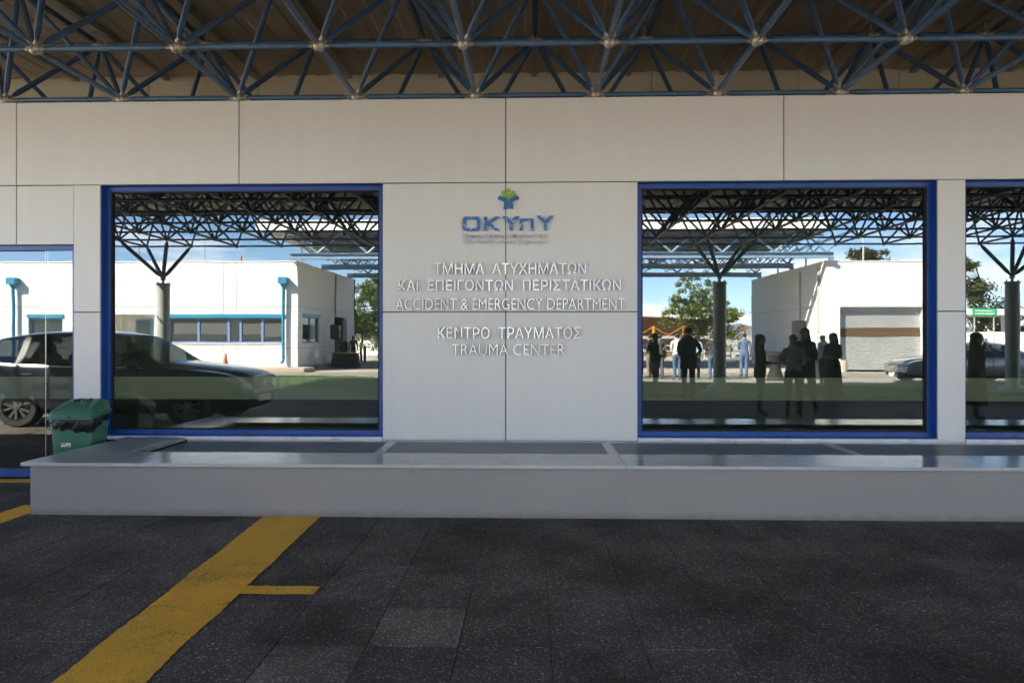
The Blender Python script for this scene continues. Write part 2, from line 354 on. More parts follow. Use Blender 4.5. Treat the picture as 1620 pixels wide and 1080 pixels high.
# driveway under the canopy, kerbed median lawn (a wedge), service road behind it
def near_y(x): return -10.9 + .13*x
def far_y(x): return -16.5 + .29*x
XL, XR = -30., 26.
sheet('driveway', [(-45, -7.48), (-45, near_y(-45)-.02), (45, near_y(45)-.02), (45, -7.48)], -.012, M_asph, **ST)
lawn = sheet('lawn', [(XL, near_y(XL)-.13), (XL, far_y(XL)+.13), (XR, far_y(XR)+.13), (XR, near_y(XR)-.13)], .085, M_soil, **ST)
b = MB(); rg = random.Random(3)
for i in range(26000):
    x = rg.uniform(-16, 19); y = rg.uniform(far_y(x)+.15, near_y(x)-.15); h = rg.uniform(.03, .085); a = rg.uniform(0, 6.28); w = rg.uniform(.006, .013)
    dx, dy = w*math.cos(a), w*math.sin(a); lx, ly = rg.uniform(-.03, .03), rg.uniform(-.03, .03)
    b.add([(x-dx, y-dy, .083), (x+dx, y+dy, .083), (x+lx, y+ly, .083+h)], [(0, 1, 2)])
put('grass', b.mesh('grass', M_grass, recalc=False), kind='stuff')
def kerb_line(name, p, q, w, z0, z1):
    p, q = Vector((*p, 0)), Vector((*q, 0)); d = (q-p).normalized(); n = Vector((-d.y, d.x, 0))*w
    b = MB(); b.add([p+Vector((0,0,z0)), q+Vector((0,0,z0)), q+n+Vector((0,0,z0)), p+n+Vector((0,0,z0)), p+Vector((0,0,z1)), q+Vector((0,0,z1)), q+n+Vector((0,0,z1)), p+n+Vector((0,0,z1))],
          [(0,3,2,1),(4,5,6,7),(0,1,5,4),(1,2,6,5),(2,3,7,6),(3,0,4,7)])
    return b.build(name, M_kerb, **ST)
kerb_line('kerb', (XR, near_y(XR)), (XL, near_y(XL)), .13, -.05, .11)
kerb_line('kerb', (XL, far_y(XL)), (XR, far_y(XR)), .13, -.08, .105)
sheet('road', [(-60, -23.9), (60, -23.9), (60, -3), (26, far_y(26)-.01), (-25.2, -23.82), (-60, -23.82)], -.03, M_road, **ST)
b = MB(); b.box(-42, -10.6, -25.55, -23.95, -.06, .15, b=.02); b.build('pavement', M_conc, **ST)
sheet('road_marking', [(-40, -23.80), (-40, -23.68), (-9.6, -23.68), (-9.6, -23.80)], -.024, M_yellow, **ST)
hb = MB(); rg = random.Random(11)
pts = [(-900 + 60*i, rg.uniform(12, 26)*(1+1.3*math.exp(-((i-19)/3.5)**2))) for i in range(31)]
hb.add([(x, -1300, -5) for x, h in pts] + [(x, -1300-80, h) for x, h in pts] + [(x, -1480, -5) for x, h in pts],
       [(i, i+1, 31+i+1, 31+i) for i in range(30)] + [(31+i, 31+i+1, 62+i+1, 62+i) for i in range(30)])
hb.build('hills', mat('far_hill_haze', (.16, .19, .24), .9), smooth=True, **ST)  # bluish distance haze put into the hill colour

# paving under the camera: single slabs of washed concrete, joint pitch .465 x .483
pav = thing('paving', 'dark washed concrete slab paving in front of the long ledge', 'paving'); pav['kind'] = 'structure'
del pav['category']
PX, PY = .465, .4835
rg = random.Random(5)
slab_me = []
for k in range(5):
    bb = MB(); bb.box(-PX/2+.0013, PX/2-.0013, -PY/2+.0008, PY/2-.0008, -.05, 0, b=.0022); slab_me.append(bb.mesh('paving_slab', [M_slab]))
pale_me = MB().box(-PX/2+.003, PX/2-.003, -PY/2+.0025, PY/2-.0025, -.05, 0, b=.0035).mesh('paving_slab', [M_slab_pale])
rest = MB()
pale_at = {(-2, 7): 1, (-3, 8): 1}
for j in range(-1, 16):
    for i in range(-30, 30):
        x0 = .10 + PX*i; yc = -.135 - PY*(j) - PY/2
        xc = x0 + PX/2
        D = yc + 7.43
        vis = D > 2.75 and abs(xc) < D*.78 + .35 and not (xc > -4.35 and yc > -1.35) and xc < 4.6
        if yc + PY/2 > .02: continue
        if vis:
            me = pale_me if (i, j) in pale_at else slab_me[rg.randrange(5)]
            o = put('paving_slab', me, pav, (xc, yc, rg.uniform(-.0012, .0006))); o.rotation_euler = (rg.uniform(-.0012, .0012), rg.uniform(-.0012, .0012), rg.uniform(-.002, .002))
        elif not (xc > -4.1 and yc > -1.2):
            rest.box(xc-PX/2+.0028, xc+PX/2-.0028, yc-PY/2+.0025, yc+PY/2-.0025, -.05, rg.uniform(-.0015, .0008))
rest.build('paving_slab_rest', M_slab, pav, kind='stuff')
MB().box(-14.5, 14.5, -7.5, -.02, -.07, -.0085).build('joint_bed', mat('joint_dirt', (.012, .012, .012), .95), pav)
def band(x0, x1, y0, y1, jag=.004, z=.0035, dx=0.):
    """painted strip along y with slightly uneven edges"""
    n = max(2, int(abs(y1-y0)/.02)); L, Rr = [], []; e = [0., 0.]
    for i in range(n+1):
        t = i/n; y = y0 + (y1-y0)*t
        e = [.86*q + random.gauss(0, jag*.45) for q in e]
        L.append((x0 + dx*t + e[0] + random.gauss(0, .0012), y)); Rr.append((x1 + dx*t*.55 + e[1] + random.gauss(0, .0012), y))
    b = MB()
    for i in range(n):
        b.add([(*L[i], z), (*Rr[i], z), (*Rr[i+1], z), (*L[i+1], z)], [(0, 1, 2, 3)])
    return b
band(-2.325, -1.83, -1.545, -7.3, dx=.33).build('road_marking', M_yellow, **ST)
bt = MB(); n = 18; ys = [(random.gauss(0, .003), random.gauss(0, .003)) for _ in range(n+1)]
for i in range(n):
    xa, xb = -1.775 + .46*i/n, -1.775 + .46*(i+1)/n
    bt.add([(xa, -3.345+ys[i][0], .0065), (xb, -3.345+ys[i+1][0], .0065), (xb, -3.21+ys[i+1][1], .0065), (xa, -3.21+ys[i][1], .0065)], [(0, 1, 2, 3)])
bt.build('road_marking', M_yellow, **ST)
band(-4.71, -4.44, -1.21, -2.45, z=.0035).build('road_marking', M_yellow, **ST)
b = MB(); b.box(-9, -4.9, -.24, -.07, .0005, .0045); b.build('road_marking', M_yellow, **ST)

# ------------------------------------------------------------------ the emergency building
bld = thing('hospital_building', 'pale panel clad emergency department building with blue framed windows', 'building')
def panel(x0, x1, z0, z1, y=0.0, m=M_panel, name='cladding_panel', g=.005, t=.028, parent=bld):
    return MB().box(x0+g, x1-g, y, y+t, z0+g, z1-g, b=.0025).build(name, m, parent)
ZT = 4.168
tops = [-14.7, -11.7, -8.7, -5.716, -3.214, -.275, 2.722, 5.72, 8.7, 11.7, 14.7]
for a, c in zip(tops, tops[1:]): panel(a, c, 3.245, ZT)
for a, c in ((-1.626, -.275), (-.275, 1.157), (-5.065, -4.758), (4.341, 4.64)):
    y = -.012 if (a == 4.341 or a == -5.065) else 0
    panel(a, c, 1.838, 3.245, y=y); panel(a, c, .432 if a > -5 else .0, 1.838, y=y)
panel(-5.716, -5.065, 2.585, 3.245); panel(-8.7, -5.716, 2.585, 3.245)
for a, c in ((-14.7, -11.7), (-11.7, -8.2), (7.82, 11.2), (11.2, 14.7)):
    panel(a, c, 0, 1.838); panel(a, c, 1.838, 3.245)
OPEN = [(-4.758, -1.626, .478, 3.243), (1.157, 4.341, .478, 3.243), (4.64, 7.82, .478, 3.243), (-8.2, -5.065, 0, 2.583)]
bk = MB()          # wall behind the cladding, built round the openings
bk.box(-14.7, 14.7, .03, .25, 3.25, 4.15)
for a, c in ((-14.7, -8.2), (-5.065, -4.758), (-1.626, 1.157), (4.341, 4.64), (7.82, 14.7)): bk.box(a, c, .03, .25, 0, 3.25)
bk.box(-8.2, -5.065, .03, .25, 2.59, 3.25)
for a, c in ((-4.758, -1.626), (1.157, 4.341), (4.64, 7.82)): bk.box(a, c, .03, .25, 0, .435)
bk.build('backing_wall', M_joint, bld)
MB().box(-14.7, 14.7, .002, .25, 4.1502, 4.163).build('wall_coping', M_joint, bld)
def ring(x0, x1, z0, z1, w, y0, y1):
    b = MB(); b.box(x0, x1, y0, y1, z1-w, z1); b.box(x0, x1, y0, y1, z0, z0+w); b.box(x0, x0+w, y0, y1, z0+w, z1-w); b.box(x1-w, x1, y0, y1, z0+w, z1-w); return b
def window(x0, x1, z0, z1, sill=True):
    fr = ring(x0+.004, x1-.004, z0+.004, z1-.004, .048, .085, .15)
    rg_ = ring(x0, x1, z0, z1, .004, .002, .085)
    fr.add(rg_.v, rg_.f)
    w = fr.build('window', M_blue, bld)
    ring(x0+.052, x1-.052, z0+.052, z1-.052, .016, .092, .14).build('gasket', M_gasket, w)
    MB().box(x0+.056, x1-.056, .118, .124, z0+.056, z1-.056).build('pane', M_glass, w)
    MB().box(x0+.058, x1-.058, .128, .1292, .868, 1.118).build('frosted_film', M_film, w)
    if sill:
        MB().box(x0, x1, -.02, .10, .436, .474, b=.003).build('sill', M_white_stone, w)
        for i in range(3):
            x = x0 + (x1-x0)*(i+.55)/3
            MB().tube((x-.018, .0795, z0+.012), (x+.018, .0795, z0+.012), .008, n=6).build('drain_cap', M_rust, w)
    return w
for (a, c, d, e) in OPEN[:3]: window(a, c, d, e)
# glass sliding door beside the bin
x0, x1, z0, z1 = OPEN[3]
dr = ring(x0, x1, z0, z1, .05, .05, .15); dr.box(x0+.05, x1-.05, .05, .15, .05, .085)
door = dr.build('sliding_door', M_blue, bld)
MB().box(x0+.052, -5.42, .105, .113, .087, z1-.052).build('pane', M_glass, door)
MB().box(-5.44, x1-.052, .082, .090, .087, z1-.052).build('pane', M_glass, door)
MB().box(x0+.054, x1-.054, .118, .1192, .868, 1.118).build('frosted_film', M_film, door)
MB().box(-5.446, -5.440, .080, .092, .088, z1-.053).build('leaf_edge', M_alu, door)
# upper wall set back above the parapet, flat roof, body of the building
ups = [-14.7, -11.5, -8.6, -5.5, -3.9, -2.27, -.3, 1.71, 3.75, 5.14, 6.9, 8.6, 11.5, 14.7]
for a, c in zip(ups, ups[1:]): panel(a, c, 3.9, 5.36, y=2.25, m=M_cream, name='upper_panel')
sh = MB()
sh.box(-22, 22, 2.28, 2.5, 0, 5.7); sh.box(-22, 22, 2.5, 26, 5.4, 5.7); sh.box(-22, -21.8, .25, 26, 0, 5.4); sh.box(21.8, 22, .25, 26, 0, 5.4); sh.box(-22, 22, 26, 26.2, 0, 5.7)
sh.box(-22, -14.7, .0, .25, 0, 4.16); sh.box(14.7, 22, .0, .25, 0, 4.16)
sh.build('outer_wall', M_cream, bld)
MB().box(-22, 22, .25, 2.279, 3.86, 3.90).build('lower_roof', M_white, bld)
ins = MB(); ins.box(-21.7, 21.7, .25, 2.279, -.04, .02); ins.build('interior_floor', M_int_floor, bld)
ins = MB(); ins.box(-21.7, 21.7, 2.20, 2.278, .02, 3.3); ins.box(-21.7, 21.7, .26, 2.2, 3.30, 3.36); ins.build('interior_wall', M_int_wall, bld)

# ------------------------------------------------------------------ marble topped ledge
ledge = thing('stone_ledge', 'long low ledge with marble top and grey painted front under the windows', 'ledge')
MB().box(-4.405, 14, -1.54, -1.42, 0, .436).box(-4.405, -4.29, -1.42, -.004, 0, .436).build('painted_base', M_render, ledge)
jx = [-4.452, -2.79, -1.02, .81, 2.34, 3.95, 5.6, 7.4, 9.2, 11, 14]
for a, c in zip(jx, jx[1:]):
    MB().box(a+.0012, c-.0012, -1.60, -1.015, .437, .468, b=.003).build('marble_slab', M_marble, ledge)
MB().box(-4.452, -3.86, -1.0126, -.012, .437, .468, b=.003).build('marble_slab', M_marble, ledge)
MB().box(-3.858, -3.80, -1.0126, -.022, .425, .462, b=.002).build('edge_strip', M_alu, ledge)
gx = [-3.80, -1.50, .80, 3.15, 5.5, 7.85, 10.2, 12.5]
for k, (a, c) in enumerate(zip(gx, gx[1:])):
    g = MB().box(a+.05, c-.05, -1.0126, -.024, .405, .424, b=.002).build('metal_panel', M_metal_panel, ledge)
    MB().box(c-.048, c+.048, -1.0126, -.024, .41, .431, b=.003).build('divider_strip', M_alu, ledge)
MB().box(-3.78, 14, -.022, -.004, .40, .4335).build('flashing', M_alu, ledge)
MB().box(-4.29, 14, -1.42, -.004, .02, .40).build('ledge_core', M_joint, ledge)

# ------------------------------------------------------------------ signs on the wall
def text_mesh(txt, offset, extrude):
    c = bpy.data.curves.new('t', 'FONT'); c.body = txt; c.size = 1; c.extrude = extrude; c.offset = offset; c.resolution_u = 4; c.bevel_depth = 0
    o = bpy.data.objects.new('t', c); COL.objects.link(o); bpy.context.view_layer.update()
    me = bpy.data.meshes.new_from_object(o.evaluated_get(bpy.context.evaluated_depsgraph_get()))
    bpy.data.objects.remove(o); bpy.data.curves.remove(c); return me
def lettering(txt, x0, x1, z0, z1, parent, m, weight=0., depth=.014, stand=.012, split=True, name='letter', ztop_char=None):
    me = text_mesh(txt, weight, .5)
    me2 = None
    xs = [v.co.x for v in me.vertices]; ysv = [v.co.y for v in me.vertices]
    mx0, mx1, my0, my1 = min(xs), max(xs), min(ysv), max(ysv)
    if ztop_char: my0, my1 = ztop_char
    bm = bmesh.new(); bm.from_mesh(me); bpy.data.meshes.remove(me)
    bmesh.ops.remove_doubles(bm, verts=bm.verts[:], dist=1e-5)
    for v in bm.verts:
        x, y, z = v.co
        v.co = Vector((x0 + (x-mx0)/(mx1-mx0)*(x1-x0), -stand-depth/2 - z*depth, z0 + (y-my0)/(my1-my0)*(z1-z0)))
    bmesh.ops.recalc_face_normals(bm, faces=bm.faces[:])
    if not split:
        me = bpy.data.meshes.new(name); bm.to_mesh(me); bm.free(); me.materials.append(m); return put(name, me, parent)
    seen, isl = set(), []
    for v in bm.verts:
        if v in seen: continue
        st, comp = [v], []; seen.add(v)
        while st:
            q = st.pop(); comp.append(q)
            for e in q.link_edges:
                w = e.other_vert(q)
                if w not in seen: seen.add(w); st.append(w)
        isl.append(comp)
    isl.sort(key=lambda c: min(v.co.x for v in c))
    out = []
    for comp in isl:
        idx = {v: i for i, v in enumerate(comp)}
        cx = sum(v.co.x for v in comp)/len(comp); cz = sum(v.co.z for v in comp)/len(comp)
        fs = {f for v in comp for f in v.link_faces}
        b = MB(); b.add([(v.co.x-cx, v.co.y, v.co.z-cz) for v in comp], [[idx[v] for v in f.verts] for f in fs])
        o = put(name, b.mesh(name, m, recalc=False), parent, (cx, 0, cz)); o.rotation_euler = (random.gauss(0, .014), 0, random.gauss(0, .016)); out.append(o)
    bm.free(); return out
dep = thing('wall_lettering', 'upper three lines of raised steel letters in Greek and English below the emblem', 'lettering')
lettering('ΤΜΗΜΑ  ΑΤΥΧΗΜΑΤΩΝ', -1.056, .597, 2.247, 2.367, dep, M_steel_letter, .009)
lettering('ΚΑΙ  ΕΠΕΙΓΟΝΤΩΝ  ΠΕΡΙΣΤΑΤΙΚΩΝ', -1.445, .972, 2.066, 2.186, dep, M_steel_letter, .009)
lettering('ACCIDENT & EMERGENCY DEPARTMENT', -1.473, 1.013, 1.862, 1.981, dep, M_steel_letter, -.012)
tra = thing('wall_lettering', 'two short lines of raised steel letters reading Trauma Center, below the joint', 'lettering')
lettering('ΚΕΝΤΡΟ  ΤΡΑΥΜΑΤΟΣ', -1.015, .542, 1.546, 1.672, tra, M_steel_letter, .006)
lettering('TRAUMA CENTER', -.862, .364, 1.366, 1.487, tra, M_steel_letter, -.014)
org = thing('emblem_sign', 'blue and green figure emblem over peeling blue letters and two small steel lines', 'sign')
def plate(name, pts, m, y0=-.030, y1=-.012):   # outline in units of the emblem drawing, set out in metres on the wall
    w = [(-.832 + px*.0007226, 3.237 - py*.0007227) for px, py in pts]
    b = MB(); b.prism(w, y0, y1); return b.build(name, m, org)
plate('emblem_head', [(812 + 28*math.cos(a*math.pi/8), 112 + 28*math.sin(a*math.pi/8)) for a in range(16)], M_logo_green)
plate('emblem_arms', [(703,152),(725,113),(812,178),(898,113),(918,152),(905,190),(815,240),(720,190)], M_logo_green)
plate('emblem_body', [(645,238),(685,190),(802,250),(802,392),(738,400),(748,285)], M_logo_blue)
plate('emblem_body', [(828,250),(935,190),(980,235),(878,285),(887,395),(824,385)], M_logo_blue)
def rr(x0, x1, y0, y1, r):
    o = []
    for cx, cy, a0 in ((x1-r, y1-r, 0), (x0+r, y1-r, 90), (x0+r, y0+r, 180), (x1-r, y0+r, 270)):
        o += [(cx + r*math.cos(R(a0+30*k)), cy + r*math.sin(R(a0+30*k))) for k in range(4)]
    return o
b = MB(); oo, ii = rr(125,383,507,722,38), rr(180,335,552,680,12); n = len(oo)
V = lambda p, y: (-.832 + p[0]*.0007226, y, 3.237 - p[1]*.0007227)
for k in range(n):
    j = (k+1) % n
    b.add([V(oo[k],-.030),V(oo[j],-.030),V(ii[j],-.030),V(ii[k],-.030),V(oo[k],-.012),V(oo[j],-.012),V(ii[j],-.012),V(ii[k],-.012)], [(0,1,2,3),(7,6,5,4),(0,4,5,1),(3,2,6,7)])
b.build('letter', M_logo_worn, org)
plate('letter', [(442,510),(495,510),(495,590),(610,508),(685,508),(548,610),(695,720),(618,720),(495,632),(495,720),(442,720)], M_logo_worn)
plate('letter', [(722,505),(790,505),(850,570),(915,505),(985,505),(880,620),(880,720),(825,720),(825,620)], M_logo_worn)
plate('letter', [(980,540),(1195,540),(1195,720),(1145,720),(1145,580),(1028,580),(1028,720),(980,720)], M_logo_worn)
plate('letter', [(1235,497),(1300,497),(1368,565),(1432,497),(1500,497),(1398,610),(1398,712),(1345,712),(1345,610)], M_logo_worn)
lettering('Οργανισμός Κρατικών Υπηρεσιών Υγείας', -.731, .192, 2.627, 2.690, org, M_steel_letter, -.008, depth=.010, split=False, name='small_lettering')
lettering('State Health Services Organisation', -.731, .192, 2.563, 2.625, org, M_steel_letter, -.008, depth=.010, split=False, name='small_lettering')

# ------------------------------------------------------------------ canopy: double layer space frame
can = thing('space_frame_canopy', 'large blue tubular space frame canopy with sheet roof over the forecourt', 'canopy')
G = 1.315; GX0 = -.612; GY0 = .035; ZB, ZTOP = 4.205, 5.10
def bar_mesh(name, L, n=8, r=.028):
    b = MB(); h = L/2
    b.lathe([(.017, -h+.095), (r, -h+.16), (r, h-.16), (.017, h-.095)], n=n, mi=0)
    for s in (-1, 1):
        lo, hi = sorted((s*(h-.094), s*(h-.04))); b.lathe([(.0165, lo), (.0165, hi)], n=6, mi=1)
        lo, hi = sorted((s*(h-.075), s*(h-.055))); b.lathe([(.024, lo), (.024, hi)], n=6, mi=1)
    return b.mesh(name, [M_truss, M_node], smooth=40)
LD = math.sqrt(2*(G/2)**2 + (ZTOP-ZB)**2)
chord_me = bar_mesh('chord', G); brace_me = bar_mesh('brace', LD)
node_me = MB().sphere((0,0,0), .055, n=12, m=8).mesh('node', M_node, smooth=True)
stub_me = MB().sphere((0,0,0), .052, n=12, m=8).tube((0,0,.04), (0,0,.125), .014, n=6).box(-.06,.06,-.06,.06,.125,.135).mesh('node', M_node, smooth=35)
TH = .0278
def in_view(p, marg=70):
    D = p.y + 7.43
    zc = -p.x*math.sin(TH) + D*math.cos(TH)
    if zc < .5: return False
    x = 810 + 1080*(p.x*math.cos(TH) + D*math.sin(TH))/zc; y = 535 - 1080*(p.z-1.55)/zc
    return -marg < x < 1620+marg and -marg < y < 175
rest = MB()
def bar(a, c, me, name, near):
    mid = (a+c)/2; q = (c-a).to_track_quat('Z', 'Y')
    if near and (in_view(a) or in_view(c) or in_view(mid)) :
        put(name, me, can, M=Matrix.Translation(mid) @ q.to_matrix().to_4x4())
    else:
        d = (c-a).normalized(); rest.tube(a + d*.05, c - d*.05, .028, n=6, cap=False)
def node(p, me, near):
    if near and in_view(p, 40): put('node', me, can, p)
    else: rest.sphere(p, .055, n=6, m=4, mi=1)
IX = range(-9, 18)
def has_b(i, k): return i in IX and -1 <= k <= 9
def has_t(i, j): return has_b(i, j-1) and has_b(i+1, j-1) and has_b(i, j) and has_b(i+1, j)   # top node over the cell i..i+1, j-1..j
pb = lambda i, k: Vector((GX0 + G*i, GY0 - G*k, ZB))
pt = lambda i, j: Vector((GX0 + G*(i+.5), GY0 - G*(j-.5), ZTOP))
for k in range(-1, 16):
    for i in IX:
        near = k <= 2
        if has_b(i, k):
            node(pb(i, k), node_me, near)
            if has_b(i+1, k): bar(pb(i, k), pb(i+1, k), chord_me, 'chord', near)
            if has_b(i, k+1): bar(pb(i, k), pb(i, k+1), chord_me, 'chord', near)
        if has_t(i, k):
            node(pt(i, k), stub_me, near)
            if k > 10 or True: rest.tube(pt(i, k), pt(i, k) + Vector((0,0,.13)), .012, n=4) if not near else None
            if has_t(i+1, k): bar(pt(i, k), pt(i+1, k), chord_me, 'chord', near)
            if has_t(i, k+1): bar(pt(i, k), pt(i, k+1), chord_me, 'chord', near)
            for di in (0, 1):
                for dk in (-1, 0): bar(pt(i, k), pb(i+di, k+dk), brace_me, 'brace', near)
rest.build('frame_rest', [M_truss, M_node], can, smooth=40, kind='stuff')
# purlins and trapezoidal roof sheet
XW0, XW1 = GX0 + G*-9, GX0 + G*17
pr = MB()
for i in range(-9, 17):
    x = GX0 + G*(i+.5); y1 = -12.6
    if -8 < x < 8: MB().box(x-.035, x+.035, y1, 2.22, 5.236, 5.296).build('purlin', M_purlin, can)
    else: pr.box(x-.035, x+.035, y1, 2.22, 5.236, 5.296)
pr.build('purlin_rest', M_purlin, can, kind='stuff')
def roof_sheet(x0, x1, ya, yb):
    b = MB(); x = x0; prof = []
    while x < x1:
        prof += [(x, 5.298), (x+.15, 5.298), (x+.18, 5.310), (x+.27, 5.310)]; x += .30
    n = len(prof)
    b.add([(px, ya, pz) for px, pz in prof] + [(px, yb, pz) for px, pz in prof], [(i, i+1, n+i+1, n+i) for i in range(n-1)])
    b.box(x0, x1, ya, yb, 5.345, 5.385)
    return b
roof_sheet(XW0-.2, XW1+.4, -12.75, 2.24).build('roof_sheet', M_deck, can)
MB().box(XW0-.2, XW1+.4, -12.84, -12.76, 5.26, 5.45).build('edge_gutter', M_truss, can)
for cx in (-10.30, -2.45, 5.16, 13.02):
    c = MB().lathe([(.33,.0),(.33,.24),(.30,.26),(.172,.27),(.172,3.02),(.195,3.03),(.195,3.08),(.10,3.085)], (cx, -11.17, 0), n=24).build('column', M_col, can, smooth=35)
    cap = MB().lathe([(.035,3.085),(.035,3.16),(.06,3.17),(.07,3.21),(.06,3.26),(.02,3.30)], (cx, -11.17, 0), n=10)
    for a in range(6): cap.tube((cx+.15*math.cos(a*1.047), -11.17+.15*math.sin(a*1.047), 3.08), (cx+.15*math.cos(a*1.047), -11.17+.15*math.sin(a*1.047), 3.125), .018, n=6)
    cap.build('bearing', M_node, c, smooth=35)
    bo = MB().box(cx-.42, cx+.42, -11.6, -10.75, .05, .13)
    for a in range(8): bo.tube((cx+.24*math.cos(a*.785), -11.17+.24*math.sin(a*.785), .26), (cx+.24*math.cos(a*.785), -11.17+.24*math.sin(a*.785), .31), .02, n=6)
    bo.build('base_plate', M_kerb, c)
    i0 = round((cx - GX0)/G - .5)
    for di in (0, 1):
        for k in (8, 9):
            q = pb(i0+di, k); s = Vector((cx, -11.17, 3.22)); d = (q-s).normalized()
            MB().tube(s + d*.05, s + d*.2, .02, .052, n=8).tube(s + d*.2, q - d*.15, .052, n=8).tube(q - d*.15, q - d*.05, .052, .02, n=8).build('strut', M_truss, c, smooth=40)

# ------------------------------------------------------------------ rubbish bin at the end of the ledge
bn = thing('rubbish_bin', 'green plastic pedal bin with black bag showing under its lid', 'bin', (-4.775, -.325, 0), R(2))
def tapered(w0, d0, w1, d1, z0, z1, r=.035, seg=3):
    def loop(w, d, z):
        o = []
        for sx, sy, a0 in ((1,1,0),(-1,1,90),(-1,-1,180),(1,-1,270)):
            o += [(sx*(w/2-r)+r*math.cos(R(a0+90*k/seg)), sy*(d/2-r)+r*math.sin(R(a0+90*k/seg)), z) for k in range(seg+1)]
        return o
    a, c = loop(w0, d0, z0), loop(w1, d1, z1); n = len(a); b = MB()
    b.add(a + c, [(i, (i+1) % n, n+(i+1) % n, n+i) for i in range(n)] + [tuple(range(n-1, -1, -1)), tuple(range(n, 2*n))])
    return b
tb = tapered(.36, .27, .425, .335, .0, .66); t2 = tapered(.438, .348, .438, .348, .615, .668); tb.add(t2.v, t2.f)
tb.build('body', M_bin, bn, smooth=40)
# lid: hooded, low and steep at the front, highest at the back
def lid_loop(w, d, zf, zbk, yo=0, r=.05, seg=4):
    o = []
    for sx, sy, a0 in ((1,1,0),(-1,1,90),(-1,-1,180),(1,-1,270)):
        for k in range(seg+1):
            x = sx*(w/2-r)+r*math.cos(R(a0+90*k/seg)); y = sy*(d/2-r)+r*math.sin(R(a0+90*k/seg))
            t = (y + d/2)/d; o.append((x, y+yo, zf + (zbk-zf)*t))
    return o
ll = [lid_loop(.485, .395, .712, .775), lid_loop(.485, .395, .727, .79), lid_loop(.462, .375, .732, .795), lid_loop(.445, .355, .775, .868), lid_loop(.385, .285, .815, .897, .022), lid_loop(.26, .16, .845, .900, .04)]
b = MB(); n = len(ll[0]); allv = [p for l in ll for p in l]
b.add(allv, [(k*n+i, k*n+(i+1) % n, (k+1)*n+(i+1) % n, (k+1)*n+i) for k in range(len(ll)-1) for i in range(n)] + [tuple(range(n-1, -1, -1)), tuple((len(ll)-1)*n+i for i in range(n))])
b.build('lid', M_bin, bn, smooth=50)
b = MB()
for x in (-.05, .05): b.box(x-.012, x+.012, -.06, .13, .880, .906, b=.004)
b.box(-.10, .02, -.155, -.135, .790, .802, b=.003)
b.build('lid_rib', M_bin, bn)
# crumpled bag folded over the rim
rg = random.Random(21); b = MB(); n = 96; rows = 9
for k in range(rows):
    t = k/(rows-1); 
    for i in range(n):
        a = 2*math.pi*i/n
        ex, ey = math.cos(a), math.sin(a); q = (abs(ex)**5 + abs(ey)**5)**(-1/5)
        rad = 1 + (.03 + .09*math.sin(math.pi*min(1, t*1.05)))*(.75+.25*math.sin(7*a+3*t)) + .014*math.sin(23*a + 9*t) + rg.gauss(0, .009)
        fall = .590 + .018*math.sin(3*a+1) + .010*math.sin(11*a) + .06*(ey+.6)*(ey > -.6)
        z = .745 + .04*(ey+1)/2*1.0 - (.745 - fall)*t
        b.v.append((.222*ex*q*rad, .178*ey*q*rad, z + rg.gauss(0, .004)))
for k in range(rows-1):
    for i in range(n):
        b.f.append((k*n+i, k*n+(i+1) % n, (k+1)*n+(i+1) % n, (k+1)*n+i)); b.m.append(0)
b.build('bin_bag', M_bag, bn, smooth=28)
b = MB().box(-.095, .0, -.1635, -.158, .428, .466).build('sticker', M_white, bn)
MB().box(-.092, -.045, -.1645, -.1632, .447, .463).build('sticker_print', mat('sticker_red', (.45, .10, .12), .5), b)
MB().box(-.04, -.006, -.1645, -.1632, .433, .445).build('sticker_print', mat('sticker_grey', (.2, .2, .22), .5), b)

